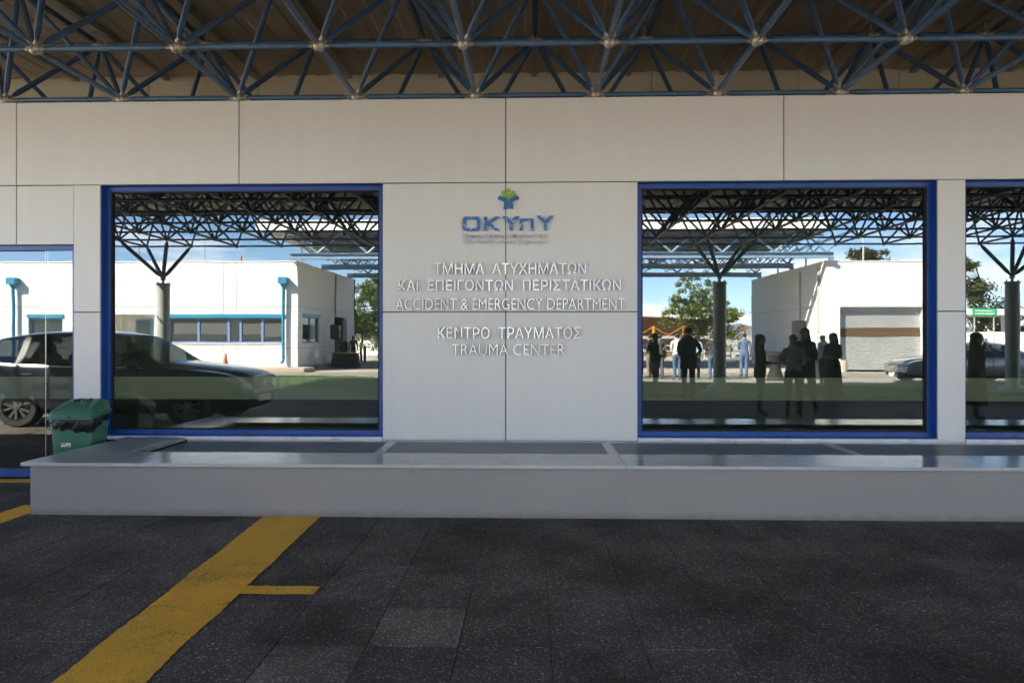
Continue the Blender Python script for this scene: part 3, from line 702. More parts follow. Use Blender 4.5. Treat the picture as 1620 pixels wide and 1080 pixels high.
# ------------------------------------------------------------------ white buildings across the road
def gate_house():
    t = thing('office_building', 'white single storey office with turquoise canopy strip above a row of windows', 'building')
    x0, x1, y0, y1, H = -40., -11.47, -25.57, -36.6, 5.31
    w = MB()
    # front wall built round its openings: recess, window band, small window
    def wall_x(xa, xb, za, zb): w.box(xa, xb, y0-.25, y0, za, zb)
    wall_x(x0, x1, 2.74, H); wall_x(x0, -24.95, .15, 2.74); wall_x(-23.15, -21.0, .15, 2.74); wall_x(-24.95, -23.15, .15, 1.3)
    wall_x(-18.6, -17.9, .15, 2.74); wall_x(-17.9, -12.17, .15, 1.31); wall_x(-12.17, x1, .15, 2.74)
    w.box(-21.2, -21.0, y0-1.4, y0-.25, .15, 3.0); w.box(-18.6, -18.4, y0-1.4, y0-.25, .15, 3.0); w.box(-21.0, -18.6, y0-1.4, y0-1.2, .15, 3.0); w.box(-21.0, -18.6, y0-1.2, y0-.25, 2.9, 3.0)
    # side wall facing the passage, with window and doorway openings
    def wall_y(ya, yb, za, zb): w.box(x1-.25, x1, yb, ya, za, zb)
    wall_y(y0-.25, y1, 2.80, H); wall_y(y0-.25, -26.3, .15, 2.80); wall_y(-26.3, -29.0, .15, 1.30); wall_y(-29.0, -31.9, .15, 2.80); wall_y(-34.6, y1, .15, 2.80)
    w.box(x0, x1, y1, y1+.25, .15, H); w.box(x0, x0+.25, y1+.25, y0-.25, .15, H); w.box(x0+.25, x1-.25, y1+.25, y0-.25, H-.5, H-.3)
    w.build('wall', M_white_wall, t)
    MB().box(x0, x1-.25, -36.3, -27.2, 2.2, 2.3).build('ceiling', M_blind, t)
    MB().box(-17.95, -12.1, y0-.2, y0+.06, 2.56, 2.735).build('canopy_strip', M_skyblue, t)
    MB().box(-25.0, -23.1, y0-.2, y0+.05, 2.56, 2.735).build('canopy_strip', M_skyblue, t)
    MB().box(x1-.2, x1+.05, -29.05, -26.25, 2.62, 2.795).build('canopy_strip', M_skyblue, t)
    xs = [-17.9, -16.45, -14.95, -14.35, -13.25, -12.17]
    for a, c in zip(xs, xs[1:]):
        fr = MB(); y = y0-.14
        fr.box(a, c, y-.05, y+.03, 1.31, 1.39).box(a, c, y-.05, y+.03, 2.50, 2.56).box(a, a+.055, y-.05, y+.03, 1.39, 2.50).box(c-.055, c, y-.05, y+.03, 1.39, 2.50)
        f = fr.build('window', M_palebl, t)
        MB().box(a+.055, c-.055, y-.02, y-.01, 1.39, 2.50).build('pane', M_darkglass, f)
        if c - a > .8: MB().box(a+.06, c-.06, y-.0095, y-.007, 1.75 if a < -14 else 1.62, 2.49).build('blind', mat('roller_blind', (.11, .105, .10), .4), f)
    MB().box(-17.95, -12.12, y0-.1, y0+.05, 1.27, 1.31).build('window_ledge', M_white, t)
    f = ring(-24.9, -23.2, 1.32, 2.56, .06, y0-.2, y0-.12).build('window', M_palebl, t); MB().box(-24.84, -23.26, y0-.17, y0-.16, 1.38, 2.50).build('pane', M_darkglass, f)
    f = MB().box(x1-.16, x1-.08, -29.0, -28.93, 1.3, 2.62).box(x1-.16, x1-.08, -26.37, -26.3, 1.3, 2.62).box(x1-.16, x1-.08, -27.7, -27.63, 1.3, 2.62).box(x1-.16, x1-.08, -28.93, -26.37, 1.3, 1.38).build('window', M_skyblue, t)
    MB().box(x1-.13, x1-.12, -28.93, -26.37, 1.38, 2.62).build('pane', M_darkglass, f)
    d = MB().box(-20.2, -19.35, y0-1.19, y0-1.14, .15, 2.55).build('door', M_palebl, t); MB().box(-20.1, -19.45, y0-1.139, y0-1.13, .3, 2.45).build('pane', M_darkglass, d)
    g = MB()
    for z in (3.12, 1.05): g.box(x0, x1+.004, y0-.01, y0+.004, z-.012, z+.012).box(x1-.01, x1+.004, y1, y0, z-.012, z+.012)
    for x in (-30.5, -27.5, -22.2, -15.15, -14.5): g.box(x-.010, x+.010, y0-.01, y0+.0045, 2.75, H)
    for x in (-15.15, -14.5): g.box(x-.010, x+.010, y0-.01, y0+.0045, .15, 1.25)
    g.build('wall_joint', M_groove, t, kind='stuff')
    MB().box(x0-.02, x1+.03, y0-.3, y0+.03, H, H+.05).box(x1-.3, x1+.03, y1, y0-.3, H, H+.05).build('coping', M_white_wall, t)
    for px in (-12.12, -25.6):
        p = MB().tube((px, y0+.16, .45), (px, y0+.16, 4.2), .075, n=10).tube((px, y0+.16, .45), (px-.03, y0+.3, .36), .075, .07, n=10).build('drainpipe', M_skyblue, t, smooth=40)
        MB().box(px-.2, px+.2, y0+.02, y0+.36, 4.2, 4.52).lathe([(.08, 4.02), (.17, 4.2)], (px, y0+.16, 0), n=10).build('hopper', M_skyblue, p)
    MB().tube((x1+.04, -32.0, 2.9), (x1+.04, -32.0, H), .05, n=6).build('conduit', M_groove, t)
    for px, hh, r, m in ((-15.1, .55, .045, M_red), (-11.9, 2.6, .05, M_white), (-17.0, 3.2, .03, M_col), (-20.5, 1.2, .02, M_red)):
        MB().tube((px, -27.5, H-.3), (px, -27.5, H+hh), r, n=6).build('roof_pole', m, t)
    return t
gate_house()
def workshop():
    t = thing('workshop_building', 'white flat roofed workshop with a large grey roller shutter', 'building')
    x0, x1, y0, y1, H = 14.18, 20.4, -25.57, -36.6, 5.24
    sx0, sx1, sz = 14.85, 18.82, 3.06
    w = MB(); w.box(x0, x1, y0-.4, y0, sz, H); w.box(x0, sx0, y0-.4, y0, -.06, sz); w.box(sx1, x1, y0-.4, y0, -.06, sz)
    w.box(x0, x0+.3, y1, y0-.4, -.06, H); w.box(x1-.3, x1, y1, y0-.4, -.06, H); w.box(x0+.3, x1-.3, y1, y1+.3, -.06, H); w.box(x0+.3, x1-.3, y1+.3, y0-.4, H-.5, H-.35)
    w.build('wall', M_white_wall, t)
    def shutter(a, c):
        zs = [(.02, 1.62, M_shutter), (1.62, 2.05, M_brown), (2.05, 2.82, M_shutter)]
        f = None
        for za, zb, m in zs:
            n = int((zb-za)/.09); prof = []
            for k in range(n):
                z = za + (zb-za)*k/n; h = (zb-za)/n
                prof += [(0, z), (.022, z+.2*h), (.022, z+.75*h), (0, z+.95*h)]
            b = MB(); q = len(prof)
            b.add([(a, y0-.33+d, z) for d, z in prof] + [(c, y0-.33+d, z) for d, z in prof], [(i, i+1, q+i+1, q+i) for i in range(q-1)])
            o = b.build('roller_shutter' if f is None else 'shutter_section', m, t if f is None else f); f = f or o
        MB().box(a, c, y0-.36, y0-.29, 2.82, sz).build('shutter_box', M_brown if a > 20 else M_col, f)
        MB().box(a, c, y0-.34, y0-.29, -.03, .02).build('bottom_bar', M_black, f)
    shutter(sx0, sx1)
    g = MB(); g.box(x0-.004, x0+.01, y1, y0, 3.10, 3.125); g.build('wall_joint', M_groove, t)
    for yy, r in ((-26.3, .06), (-28.6, .05)): MB().tube((x0-.05, yy, .0), (x0-.05, yy, H-.2), r, n=6).build('conduit', M_col, t)
    for px, py, hh in ((14.6, -29.0, .9), (14.7, -31.5, .8), (14.6, -33.2, 1.0), (17.6, -29, 2.2)): MB().tube((px, py, H-.4), (px, py, H+hh), .045, n=6).build('roof_pole', M_col, t)
    MB().box(14.38, 14.52, y0, y0+.02, 1.2, 1.75).build('wall_notice', M_col, t)
    MB().box(18.9, 19.0, y0, y0+.06, 1.15, 1.35).build('switch_box', M_col, t)
    MB().box(x0-.03, x1+.02, y0-.4, y0+.03, H, H+.05).box(x0-.03, x0+.3, y1, y0-.4, H, H+.05).build('coping', M_white_wall, t)
workshop()
MB().lathe([(.17, -.05), (.17, .48), (.14, .53), (.03, .54)], (14.55, -24.6, 0), n=12).build('concrete_bollard', M_conc, smooth=40, label='short pale round concrete bollard standing by the roller shutter', category='bollard')
MB().box(17.6, 18.5, -22.9, -22.4, -.028, -.022).build('drain_grate', M_brown, label='rusty drain grate in the pale apron before the shutter', category='grate')

pr_ = thing('passage_roof', 'raised passage roof with white front edge and pale blue beams between two white buildings', 'canopy')
lb = mat('light_blue_steel', (.22, .31, .42), .45, var=.06)
for y in (-25.35, -30.3, -35.6):
    b = MB(); b.box(-11.75, 14.45, y-.11, y+.11, 5.655, 5.68).box(-11.75, 14.45, y-.11, y+.11, 5.40, 5.425).box(-11.75, 14.45, y-.012, y+.012, 5.4252, 5.6548)
    b.box(-11.75, -11.55, y-.1, y+.1, 5.362, 5.40).box(14.25, 14.45, y-.1, y+.1, 5.292, 5.40)
    b.build('cross_beam', lb, pr_)
    for k in range(11):
        x = -10.4 + 2.45*k
        for s_ in (-1, 1): MB().tube((x, y, 5.68), (x + s_*1.05, y, 6.62), .055, n=8).build('prop', lb, pr_)
for k in range(12):
    x = -11.63 + 2.45*k
    MB().box(x-.05, x+.05, -36.4, -24.95, 6.58, 6.70).build('rafter', M_truss, pr_)
fb = MB()
for j in range(8):
    y = -25.4 - 1.4*j; fb.tube((-12, y, 6.5), (14, y, 6.5), .04, n=6)
    for k in range(20): fb.tube((-11.6+1.3*k, y, 6.5), (-11.6+1.3*(k+.5), y-.7, 5.75), .03, n=5, cap=False); fb.tube((-11.6+1.3*(k+1), y, 6.5), (-11.6+1.3*(k+.5), y-.7, 5.75), .03, n=5, cap=False)
fb.build('frame_rest', M_truss, pr_, kind='stuff')
MB().box(-13.2, 14.0, -36.5, -24.92, 6.701, 6.75).build('roof_sheet', mat('dark_roof_sheet', (.14, .13, .12), .7, var=.1), pr_)
MB().box(-13.25, 14.05, -24.915, -24.85, 6.66, 7.22).build('front_edge', M_white, pr_)
# pavilion beyond the lawn, fence, far wall, gantry sign
pv = thing('pavilion', 'low pavilion with white sweeping roof, brown cladding and orange frames', 'building', (0, 0, 0))
n = 14; prof = []
for i in range(n+1):
    x = 1 + 18.5*i/n; z = 4.35 - .95*(i/n)**1.6 ; prof.append((x, z))
MB().prism(prof + [(x, z-.55 if i < n else z-.15) for i, (x, z) in reversed(list(enumerate(prof)))], -58, -52.0).build('roof', M_white, pv)
MB().prism([(0, 5.1), (9.5, 4.75), (9.5, 4.62), (0, 4.95)], -58, -53).build('upper_roof', M_white, pv)
MB().box(0, 9.4, -57.5, -53.3, 4.2, 4.9).build('clerestory', M_brick, pv)
MB().box(1, 16, -57, -54.5, -.06, 3.8).build('wall', M_brick, pv)
for x in (4, 8.3, 10.6, 13.2, 16.2, 18.4, 20.4):
    b = MB(); b.box(x-.10, x+.10, -51.9, -51.6, 1.75, 2.6)
    b.tube((x, -51.75, 2.55), (x-1.3, -51.75, 1.8), .03, n=6); b.tube((x, -51.75, 2.55), (x+1.3, -51.75, 1.8), .03, n=6)
    b.build('orange_frame', M_orange, pv)
MB().box(0, 22, -52.0, -51.5, 1.5, 1.75).build('beam', M_col, pv)
for x in (1.5, 5.5, 9.5, 13.5, 17.5, 21.5): MB().box(x-.12, x+.12, -51.9, -51.6, -.06, 1.5).build('post', M_col, pv)
fe = thing('railing', 'white metal railing along the far side of the passage', 'railing')
for z in (.55, .95): MB().box(0, 24, -44.03, -43.97, z, z+.06).build('rail', M_white, fe)
for i in range(25): MB().box(i-.03, i+.03, -44.025, -43.975, -.06, 1.0).build('post', M_white, fe)
bw = thing('boundary_wall', 'low white boundary wall with dark scribbles beyond the office', 'wall')
MB().box(-26, 0, -56.2, -56, -.06, 1.35).build('wall_body', M_white_wall, bw)
rg = random.Random(8); b = MB()
for k in range(14):
    x = -14.5 + .28*k; z = .75 + .3*math.sin(k*1.7)
    b.tube((x, -55.995, z), (x+.3+.1*math.sin(k), -55.995, z + rg.uniform(-.35, .35)), .03, n=4)
b.build('scribble', M_black, bw, kind='stuff')
MB().lathe([(.09, -.06), (.09, .95), (.06, 1.0)], (-10.9, -36.9, 0), n=10).build('bollard', M_black, smooth=40, label='dark slim bollard at the end of the white office side wall', category='bollard')
cw = thing('compound_wall', 'white compound wall with a flat white canopy behind the silver car', 'wall')
MB().box(24, 60, -38.2, -38, -.06, 1.95).build('wall_body', M_white_wall, cw)
MB().box(27.2, 60, -44, -38.5, 3.1, 3.5).build('canopy_slab', M_white, cw)
for x in (28, 33, 38, 44): MB().box(x-.1, x+.1, -41.1, -40.9, -.06, 3.1).build('post', M_white, cw)
gs = thing('direction_sign', 'green direction sign board with pale lettering above the compound wall', 'sign')
MB().box(27.75, 29.25, -36.05, -36.0, 2.95, 3.42).build('board', M_green_sign, gs)
b = MB()
for z in (3.23, 3.06):
    x = 27.9
    while x < 29.05:
        w_ = rg.uniform(.05, .11); b.box(x, x+w_, -36.0, -35.996, z, z+.07); x += w_+.035
b.build('sign_lettering', M_white, gs, kind='stuff')
for x in (27.9, 29.1): MB().tube((x, -36.1, -.06), (x, -36.1, 3.4), .04, n=6).build('post', M_col, gs)

# ------------------------------------------------------------------ cars
def make_car(name, label, st, W, arches, wheel_r, rim_r, paint, loc, rz, sub=2, estate=True):
    """st: stations (x, z_bottom, z_belt, z_roof, half_width, half_roof); flags in pairs between stations: s side glass, t top glass"""
    t = thing(name, label, 'car', loc, rz)
    body = MB(); rows = []
    for (x, zb, zl, zr, w, wr, fl) in st:
        zm = zb + (zl-zb)*.58
        half = [(0, zb), (.72*w, zb), (.965*w, zb+.07), (w, zm), (w*.985, zl-.05), (w*.955, zl), (wr, zr-.055), (wr*.72, zr), (0, zr+.012)]
        rows.append([(x, y, z) for y, z in half] + [(x, -y, z) for y, z in half[-2:0:-1]])
    n = len(rows[0]); base = 0
    for r in rows: body.v += r
    for k in range(len(rows)-1):
        fl = st[k][6]
        for i in range(n):
            j = (i+1) % n
            a = min(i, j) if not {i, j} == {0, n-1} else 0
            ii = i if i < 8 else n-1-i          # half index of the strip
            mi = 0
            if 's' in fl and ii == 5: mi = 3
            if 't' in fl and ii in (6, 7): mi = 1
            if 'p' in fl and ii == 5: mi = 2
            if ii in (0, 1): mi = 2
            body.f.append((k*n+i, k*n+j, (k+1)*n+j, (k+1)*n+i)); body.m.append(mi)
    body.f += [tuple(range(n)), tuple((len(rows)-1)*n + i for i in range(n-1, -1, -1))]; body.m += [0, 0]
    me = body.mesh('body', [paint, M_carglass, M_black, M_tint], smooth=True)
    cr_ = me.attributes.new('crease_edge', 'FLOAT', 'EDGE'); keep = {5, 6, n-5, n-6}
    for e in me.edges:
        a, c = e.vertices; ka, kc = a//n, c//n; ia, ic = a % n, c % n
        if ia == ic and ia in keep and ka != kc: cr_.data[e.index].value = .55
        elif ka == kc and 0 < ka < len(st)-1 and ('t' in st[ka][6]) != ('t' in st[ka-1][6]) and min(ia, ic) >= 5 and max(ia, ic) <= n-5: cr_.data[e.index].value = .6
        elif ka == kc and {ia, ic} in ({5, 6}, {n-5, n-6}) and st[ka][6] != st[ka-1][6]: cr_.data[e.index].value = .8
    o = bpy.data.objects.new('body', me); COL.objects.link(o)
    ss = o.modifiers.new('s', 'SUBSURF'); ss.levels = sub; ss.render_levels = sub
    tmp = []
    for ax in arches:
        c = MB().tube((ax, -W, wheel_r), (ax, -W*.60, wheel_r), wheel_r*1.13, n=28, mi=2).tube((ax, W*.60, wheel_r), (ax, W, wheel_r), wheel_r*1.13, n=28, mi=2)
        co = put('cutter', c.mesh('cutter', [paint, M_carglass, M_black, M_tint])); tmp.append(co)
        bo = o.modifiers.new('b', 'BOOLEAN'); bo.operation = 'DIFFERENCE'; bo.object = co; bo.solver = 'EXACT'
    bpy.context.view_layer.update()
    nm = bpy.data.meshes.new_from_object(o.evaluated_get(bpy.context.evaluated_depsgraph_get()))
    for q in tmp: bpy.data.objects.remove(q)
    o.modifiers.clear(); o.data = nm; nm.name = 'body'
    nm.polygons.foreach_set('use_smooth', [True]*len(nm.polygons)); nm.set_sharp_from_angle(angle=R(42))
    o.parent = t
    rim_m = mat('alloy_rim', (.28, .285, .30), .3, metal=.8)
    # wheels
    prof = [(rim_r, -.11), (wheel_r*.93, -.115), (wheel_r, -.085), (wheel_r, .085), (wheel_r*.93, .115), (rim_r, .11)]
    Mx = Matrix.Rotation(R(90), 4, 'X')
    tyre = MB().lathe(prof, n=28, M=Mx, cap=False); tyre_me = tyre.mesh('wheel', mat('tyre_rubber', (.02, .02, .021), .85), smooth=35)
    rb = MB().lathe([(rim_r*1.0, .085), (rim_r*.93, .10), (rim_r*.90, .07), (rim_r*.90, -.06), (.05, -.06)], n=28, M=Mx, cap=False)
    for k in range(5):
        for s in (-1, 1):
            a0, a1 = k*2*math.pi/5 + s*.10, k*2*math.pi/5 + s*.26
            p, q = Vector((.05*math.cos(a0), 0, .05*math.sin(a0))), Vector((rim_r*.94*math.cos(a1), 0, rim_r*.94*math.sin(a1)))
            u = (q-p).normalized(); v = Vector((-u.z, 0, u.x))*.019
            ys = (-.098, -.075)
            rb.add([(p.x-v.x, ys[0], p.z-v.z), (p.x+v.x, ys[0], p.z+v.z), (q.x+v.x, ys[0], q.z+v.z), (q.x-v.x, ys[0], q.z-v.z),
                    (p.x-v.x, ys[1], p.z-v.z), (p.x+v.x, ys[1], p.z+v.z), (q.x+v.x, ys[1], q.z+v.z), (q.x-v.x, ys[1], q.z-v.z)], [(0,1,2,3),(7,6,5,4),(0,4,5,1),(1,5,6,2),(2,6,7,3),(3,7,4,0)])
    rb.lathe([(.06, .06), (.06, .105), (.03, .11)], n=10, M=Mx)
    rim_me = rb.mesh('rim', rim_m, smooth=35)
    for ax in arches:
        for s in (-1, 1):
            wo_ = put('wheel', tyre_me, t, (ax, s*(W/2-.135), wheel_r)); wo_.rotation_euler = (0, 0, 0 if s < 0 else math.pi)
            put('rim', rim_me, wo_)
    return t
def car_trim(t, W, nose, zg, zh, mirror_x, zm, seats, zbelt, grille_w, plate_w=.52, trim=(), handles=(), seams=()):
    g = MB(); x = nose
    for s in (-1, 1):
        tb_ = MB()
        for (a_, c_) in zip(trim, trim[1:]): tb_.tube((a_[0], s*(W/2*a_[2]), a_[1]), (c_[0], s*(W/2*c_[2]), c_[1]), .011, n=6)
        tb_.build('window_trim', mat('chrome', (.80, .81, .83), .28, metal=.85), t)
        for hx in handles: MB().box(hx-.10, hx+.10, s*(W/2-.012)-.02, s*(W/2-.012)+.02, trim[0][1]-.13, trim[0][1]-.10, b=.008).build('door_handle', M_black, t)
    for s in (-1, 1):
        for sx in seams: MB().box(sx-.004, sx+.004, s*(W/2-.004)-.008, s*(W/2-.004)+.008, .42, trim[0][1]-.06).build('door_seam', M_black, t)
    g.box(x-.08, x-.02, -grille_w, grille_w, zg-.14, zg+.14, b=.02)
    gr = g.build('grille', M_black, t)
    chrome = mat('chrome', (.80, .81, .83), .28, metal=.85)
    b = MB()
    for k in range(5): b.box(x-.021, x-.005, -grille_w+.02, grille_w-.02, zg-.11+.05*k, zg-.095+.05*k)
    b.box(x-.022, x-.004, -grille_w-.01, grille_w+.01, zg+.132, zg+.15).box(x-.022, x-.004, -grille_w-.01, grille_w+.01, zg-.15, zg-.132)
    b.build('grille_bars', chrome, gr, kind='stuff')
    MB().lathe([(.055, 0), (.07, .008), (.055, .016)], (0, 0, 0), n=16, M=Matrix.Translation((x-.006, 0, zg)) @ Matrix.Rotation(R(90), 4, 'Y')).build('badge', chrome, gr)
    MB().box(x-.01, x+.012, -plate_w/2, plate_w/2, zg-.32, zg-.20).build('licence_plate', M_white, t)
    for s in (-1, 1):
        hl = MB().sphere((0,0,0), .19, .25, .075, n=12, m=8).build('headlight', mat('headlight_glass', (.55, .58, .60), .08, metal=.4), t, smooth=True)
        hl.location = (nose-.26, s*(W/2-.27), zh); hl.rotation_euler = (0, R(12), s*R(-32))
        m = MB().sphere((mirror_x, s*(W/2+.06), zm), .10, .11, .075, n=10, m=6).build('door_mirror', M_black, t, smooth=True)
    i = MB()
    for sx in seats:
        for s in (-.4, .4):
            i.box(sx-.12, sx+.02, s-.25, s+.25, .5, zbelt+.22, b=.04).box(sx, sx+.5, s-.25, s+.25, .45, .62, b=.04).box(sx-.1, sx, s-.12, s+.12, zbelt+.25, zbelt+.42, b=.03)
    i.box(mirror_x-.12, mirror_x+.45, -W/2+.15, W/2-.15, .6, zbelt-.02, b=.05)
    i.build('interior', M_black, t, kind='stuff')
    M = Matrix.Translation((mirror_x-.28, .38, zbelt+.03)) @ Matrix.Rotation(R(65), 4, 'Y')
    b = MB(); n = 18
    for k in range(n):
        a0, a1 = 2*math.pi*k/n, 2*math.pi*(k+1)/n
        b.tube(M @ Vector((.18*math.cos(a0), .18*math.sin(a0), 0)), M @ Vector((.18*math.cos(a1), .18*math.sin(a1), 0)), .016, n=5, cap=False)
    b.build('steering_wheel', M_black, t, smooth=True)
navy = mat('dark_blue_car_paint', (.010, .013, .024), .25, coat=.7)
silver = mat('grey_car_paint', (.36, .375, .39), .30, metal=.6, coat=1.)
suv = [(0.0, .42, .66, .70, .52, .40, ''), (-.05, .30, .80, .86, .76, .60, ''), (-.25, .22, .92, .98, .89, .68, ''), (-.60, .20, .97, 1.04, .93, .72, ''), (-1.0, .20, 1.0, 1.09, .945, .73, ''),
       (-1.38, .20, 1.02, 1.13, .945, .74, 't'), (-1.75, .20, 1.03, 1.39, .945, .70, 'ts'), (-2.12, .20, 1.04, 1.60, .945, .66, 's'), (-2.30, .20, 1.045, 1.645, .945, .645, 's'), (-2.72, .20, 1.05, 1.68, .945, .64, 'p'),
       (-2.82, .20, 1.055, 1.68, .945, .64, 's'), (-3.25, .20, 1.065, 1.675, .945, .635, 's'), (-3.62, .20, 1.08, 1.66, .945, .63, 'p'), (-3.72, .20, 1.085, 1.65, .945, .625, 's'), (-4.12, .22, 1.12, 1.60, .94, .61, ''), (-4.35, .24, 1.13, 1.52, .93, .60, 't'),
       (-4.55, .28, 1.10, 1.20, .90, .62, ''), (-4.63, .34, .95, 1.02, .82, .60, ''), (-4.66, .45, .75, .80, .70, .50, '')]
car1 = make_car('parked_car', 'dark blue estate style off-roader parked side on near the sliding door', suv, 1.9, (-.90, -3.68), .355, .24, navy, (-4.99, -4.95, 0), 0)
car1.scale = (1.08, 1.03, 1.0)
car_trim(car1, 1.9, .015, .72, .80, -1.75, 1.08, (-2.5, -3.4), 1.04, .44, trim=((-1.65, 1.035, .955), (-2.7, 1.055, .957), (-3.7, 1.09, .957), (-4.2, 1.135, .945)), handles=(-2.62, -3.5), seams=(-1.72, -2.76, -3.62))
sedan = [(0.0, .36, .58, .62, .55, .42, ''), (-.05, .24, .70, .75, .76, .60, ''), (-.25, .19, .80, .85, .88, .68, ''), (-.70, .18, .85, .92, .92, .72, ''), (-1.30, .18, .89, .98, .925, .74, ''), (-1.62, .18, .90, 1.02, .925, .73, 't'), (-2.05, .18, .91, 1.24, .925, .66, 'ts'),
         (-2.40, .18, .92, 1.39, .925, .60, 's'), (-2.82, .18, .93, 1.44, .925, .58, 'p'), (-2.90, .18, .93, 1.445, .925, .58, 's'), (-3.40, .18, .94, 1.43, .925, .57, 's'), (-3.75, .18, .945, 1.36, .925, .58, 't'), (-4.10, .19, .95, 1.18, .92, .62, 't'), (-4.35, .20, .95, 1.03, .91, .68, ''), (-4.75, .24, .92, .98, .88, .66, ''), (-4.90, .34, .80, .86, .80, .58, ''), (-4.93, .45, .66, .70, .66, .48, '')]
car2 = make_car('parked_car', 'silver grey saloon car parked on the service road by the workshop', sedan, 1.85, (-.86, -3.80), .335, .235, silver, (12.85, -16.9, -.03), math.pi)
car_trim(car2, 1.85, .01, .56, .66, -2.0, .98, (-2.65, -3.5), .92, .36, trim=((-1.95, .91, .955), (-2.85, .93, .957), (-3.8, .95, .955)), handles=(-2.75, -3.6), seams=(-1.75, -2.86))
# white van further along, mostly hidden
# ------------------------------------------------------------------ people
SK = dict(light=mat('skin', (.42, .26, .19), .55), )
def cloth(c, n): return mat('cloth_' + n, c, .85, var=.12, scale=6)
SHOE = mat('shoe_leather', (.02, .018, .016), .5)
def person(label, loc, face, height=1.72, top=None, legs=None, hair=(.02, .015, .012), long_hair=False, female=False, bald=False,
           arms=((.24, -.02, 1.14, .25, .06, .90), (.24, -.02, 1.14, .25, .06, .90)), stance=(.09, .0, .10, .0), skirt=None, coat=False, fat=1.12, lean=0., group=None, bag=None):
    t = thing('person', label, 'person', loc, face, group); k = height/1.75
    sw = .165 if female else .195; hw = .10 if female else .092
    cr = .105 if female else .125
    J, Rr, E, cat = [], [], [], []
    def j(p, rx, ry, par, c):
        rx, ry = rx*fat, ry*fat
        J.append(Vector(p)*k); Rr.append((rx*k, ry*k)); cat.append(c)
        if par is not None: E.append((par, len(J)-1))
        return len(J)-1
    pel = j((0, 0, .95), .155, .115, None, 'leg'); wa = j((0, .01+lean*.3, 1.10), .135 if not female else .118, .105, pel, 'top'); ch = j((0, lean*.7, 1.31), .165 if not female else .145, .115, wa, 'top')
    up = j((0, lean, 1.42), .11, .09, ch, 'top'); nb = j((0, lean+.005, 1.495), .055, .058, up, 'skin'); hd0 = j((0, lean+.025, 1.575), .062, .075, nb, 'skin'); hd = j((0, lean+.02, 1.66), .078, .098, hd0, 'skin'); hd2 = j((0, lean+.01, 1.715), .062, .08, hd, 'skin')
    for s, ar in ((-1, arms[0]), (1, arms[1])):
        sh = j((s*sw, lean, 1.415), .062, .062, up, 'top'); el = j((s*ar[0], ar[1], ar[2]), .045, .045, sh, 'top'); mid = j((s*(ar[0]*.35+ar[3]*.65), ar[1]*.35+ar[4]*.65, ar[2]*.35+ar[5]*.65), .038, .038, el, 'top'); wr = j((s*ar[3], ar[4], ar[5]), .028, .028, mid, 'skin')
        d = Vector((ar[3]-ar[0], ar[4]-ar[1], ar[5]-ar[2])).normalized()
        j((s*(ar[3]+d.x*.07), ar[4]+d.y*.07, ar[5]+d.z*.07), .020, .038, wr, 'skin')
    for s, (fx, fy) in ((-1, stance[:2]), (1, stance[2:])):
        hp = j((s*hw, 0, .90), .098, .098, pel, 'leg'); kn = j((s*(hw*.4+fx*.6), .025+fy*.45, .50), .064, .066, hp, 'leg'); cf = j((s*(hw*.2+fx*.8), -.005+fy*.75, .33), .058, .060, kn, 'leg'); an = j((s*fx, fy-.02, .09), .044, .048, cf, 'leg'); j((s*(fx+.02), fy+.15, .03), .038, .03, an, 'shoe')
    me = bpy.data.meshes.new('body'); me.from_pydata([tuple(p) for p in J], E, [])
    o = bpy.data.objects.new('body', me); COL.objects.link(o)
    sm = o.modifiers.new('skin', 'SKIN'); sm.use_smooth_shade = True
    for i, r in enumerate(Rr): me.skin_vertices[0].data[i].radius = r
    me.skin_vertices[0].data[0].use_root = True
    o.modifiers.new('sub', 'SUBSURF').levels = 1; o.modifiers['sub'].render_levels = 1
    bpy.context.view_layer.update()
    nm = bpy.data.meshes.new_from_object(o.evaluated_get(bpy.context.evaluated_depsgraph_get())); o.modifiers.clear(); o.data = nm; nm.name = 'body'
    skin = SK['light']
    nm.materials.clear()
    for m in (skin, top, legs, SHOE): nm.materials.append(m)
    ci = {'skin': 0, 'top': 1, 'leg': 2, 'shoe': 3}
    for f in nm.polygons:
        c = f.center; best, bi = 9, 0
        for (a, b2) in E:
            A, B = J[a], J[b2]; u = B-A; tt = max(0, min(1, (c-A).dot(u)/u.length_squared)); q = (A+u*tt-c).length - (Rr[a][0]*(1-tt)+Rr[b2][0]*tt)
            if q < best: best, bi = q, (b2 if tt > .35 else (b2 if cat[a] == cat[b2] else a))
        f.material_index = ci[cat[bi]]; f.use_smooth = True
        if cat[bi] == 'leg' and c.z > .97*k: f.material_index = 1
        if c.z < .075*k: f.material_index = 3
        if coat and c.z > .72*k and cat[bi] == 'leg': f.material_index = 1
    # fingers and nose share the body mesh
    ex = MB()
    for s, ar in ((-1, arms[0]), (1, arms[1])):
        d = Vector((s*(ar[3]-ar[0]), ar[4]-ar[1], ar[5]-ar[2])).normalized(); w = Vector((s*ar[3], ar[4], ar[5])) + d*.06
        side = Vector((0, 1, 0)) if abs(d.y) < .8 else Vector((1, 0, 0)); side = (side - d*side.dot(d)).normalized(); cu = d.cross(side)*(-s)
        for q, ln in zip((-.030, -.010, .010, .029), (.062, .074, .078, .066)):
            p0 = w + side*q; p1 = p0 + d*ln*.55 + cu*.006; p2 = p1 + d*ln*.4 + cu*.022
            ex.tube(p0*k, p1*k, .0092*k, .0085*k, n=6); ex.tube(p1*k, p2*k, .0085*k, .0065*k, n=6)
        p0 = w - d*.035 + side*.03; p1 = p0 + side*.028 + d*.03; ex.tube(p0*k, p1*k, .011*k, .009*k, n=6); ex.tube(p1*k, (p1 + d*.028)*k, .009*k, .007*k, n=6)
    ex.tube(Vector((0, lean+.105, 1.635))*k, Vector((0, lean+.128, 1.605))*k, .010*k, .016*k, n=6)
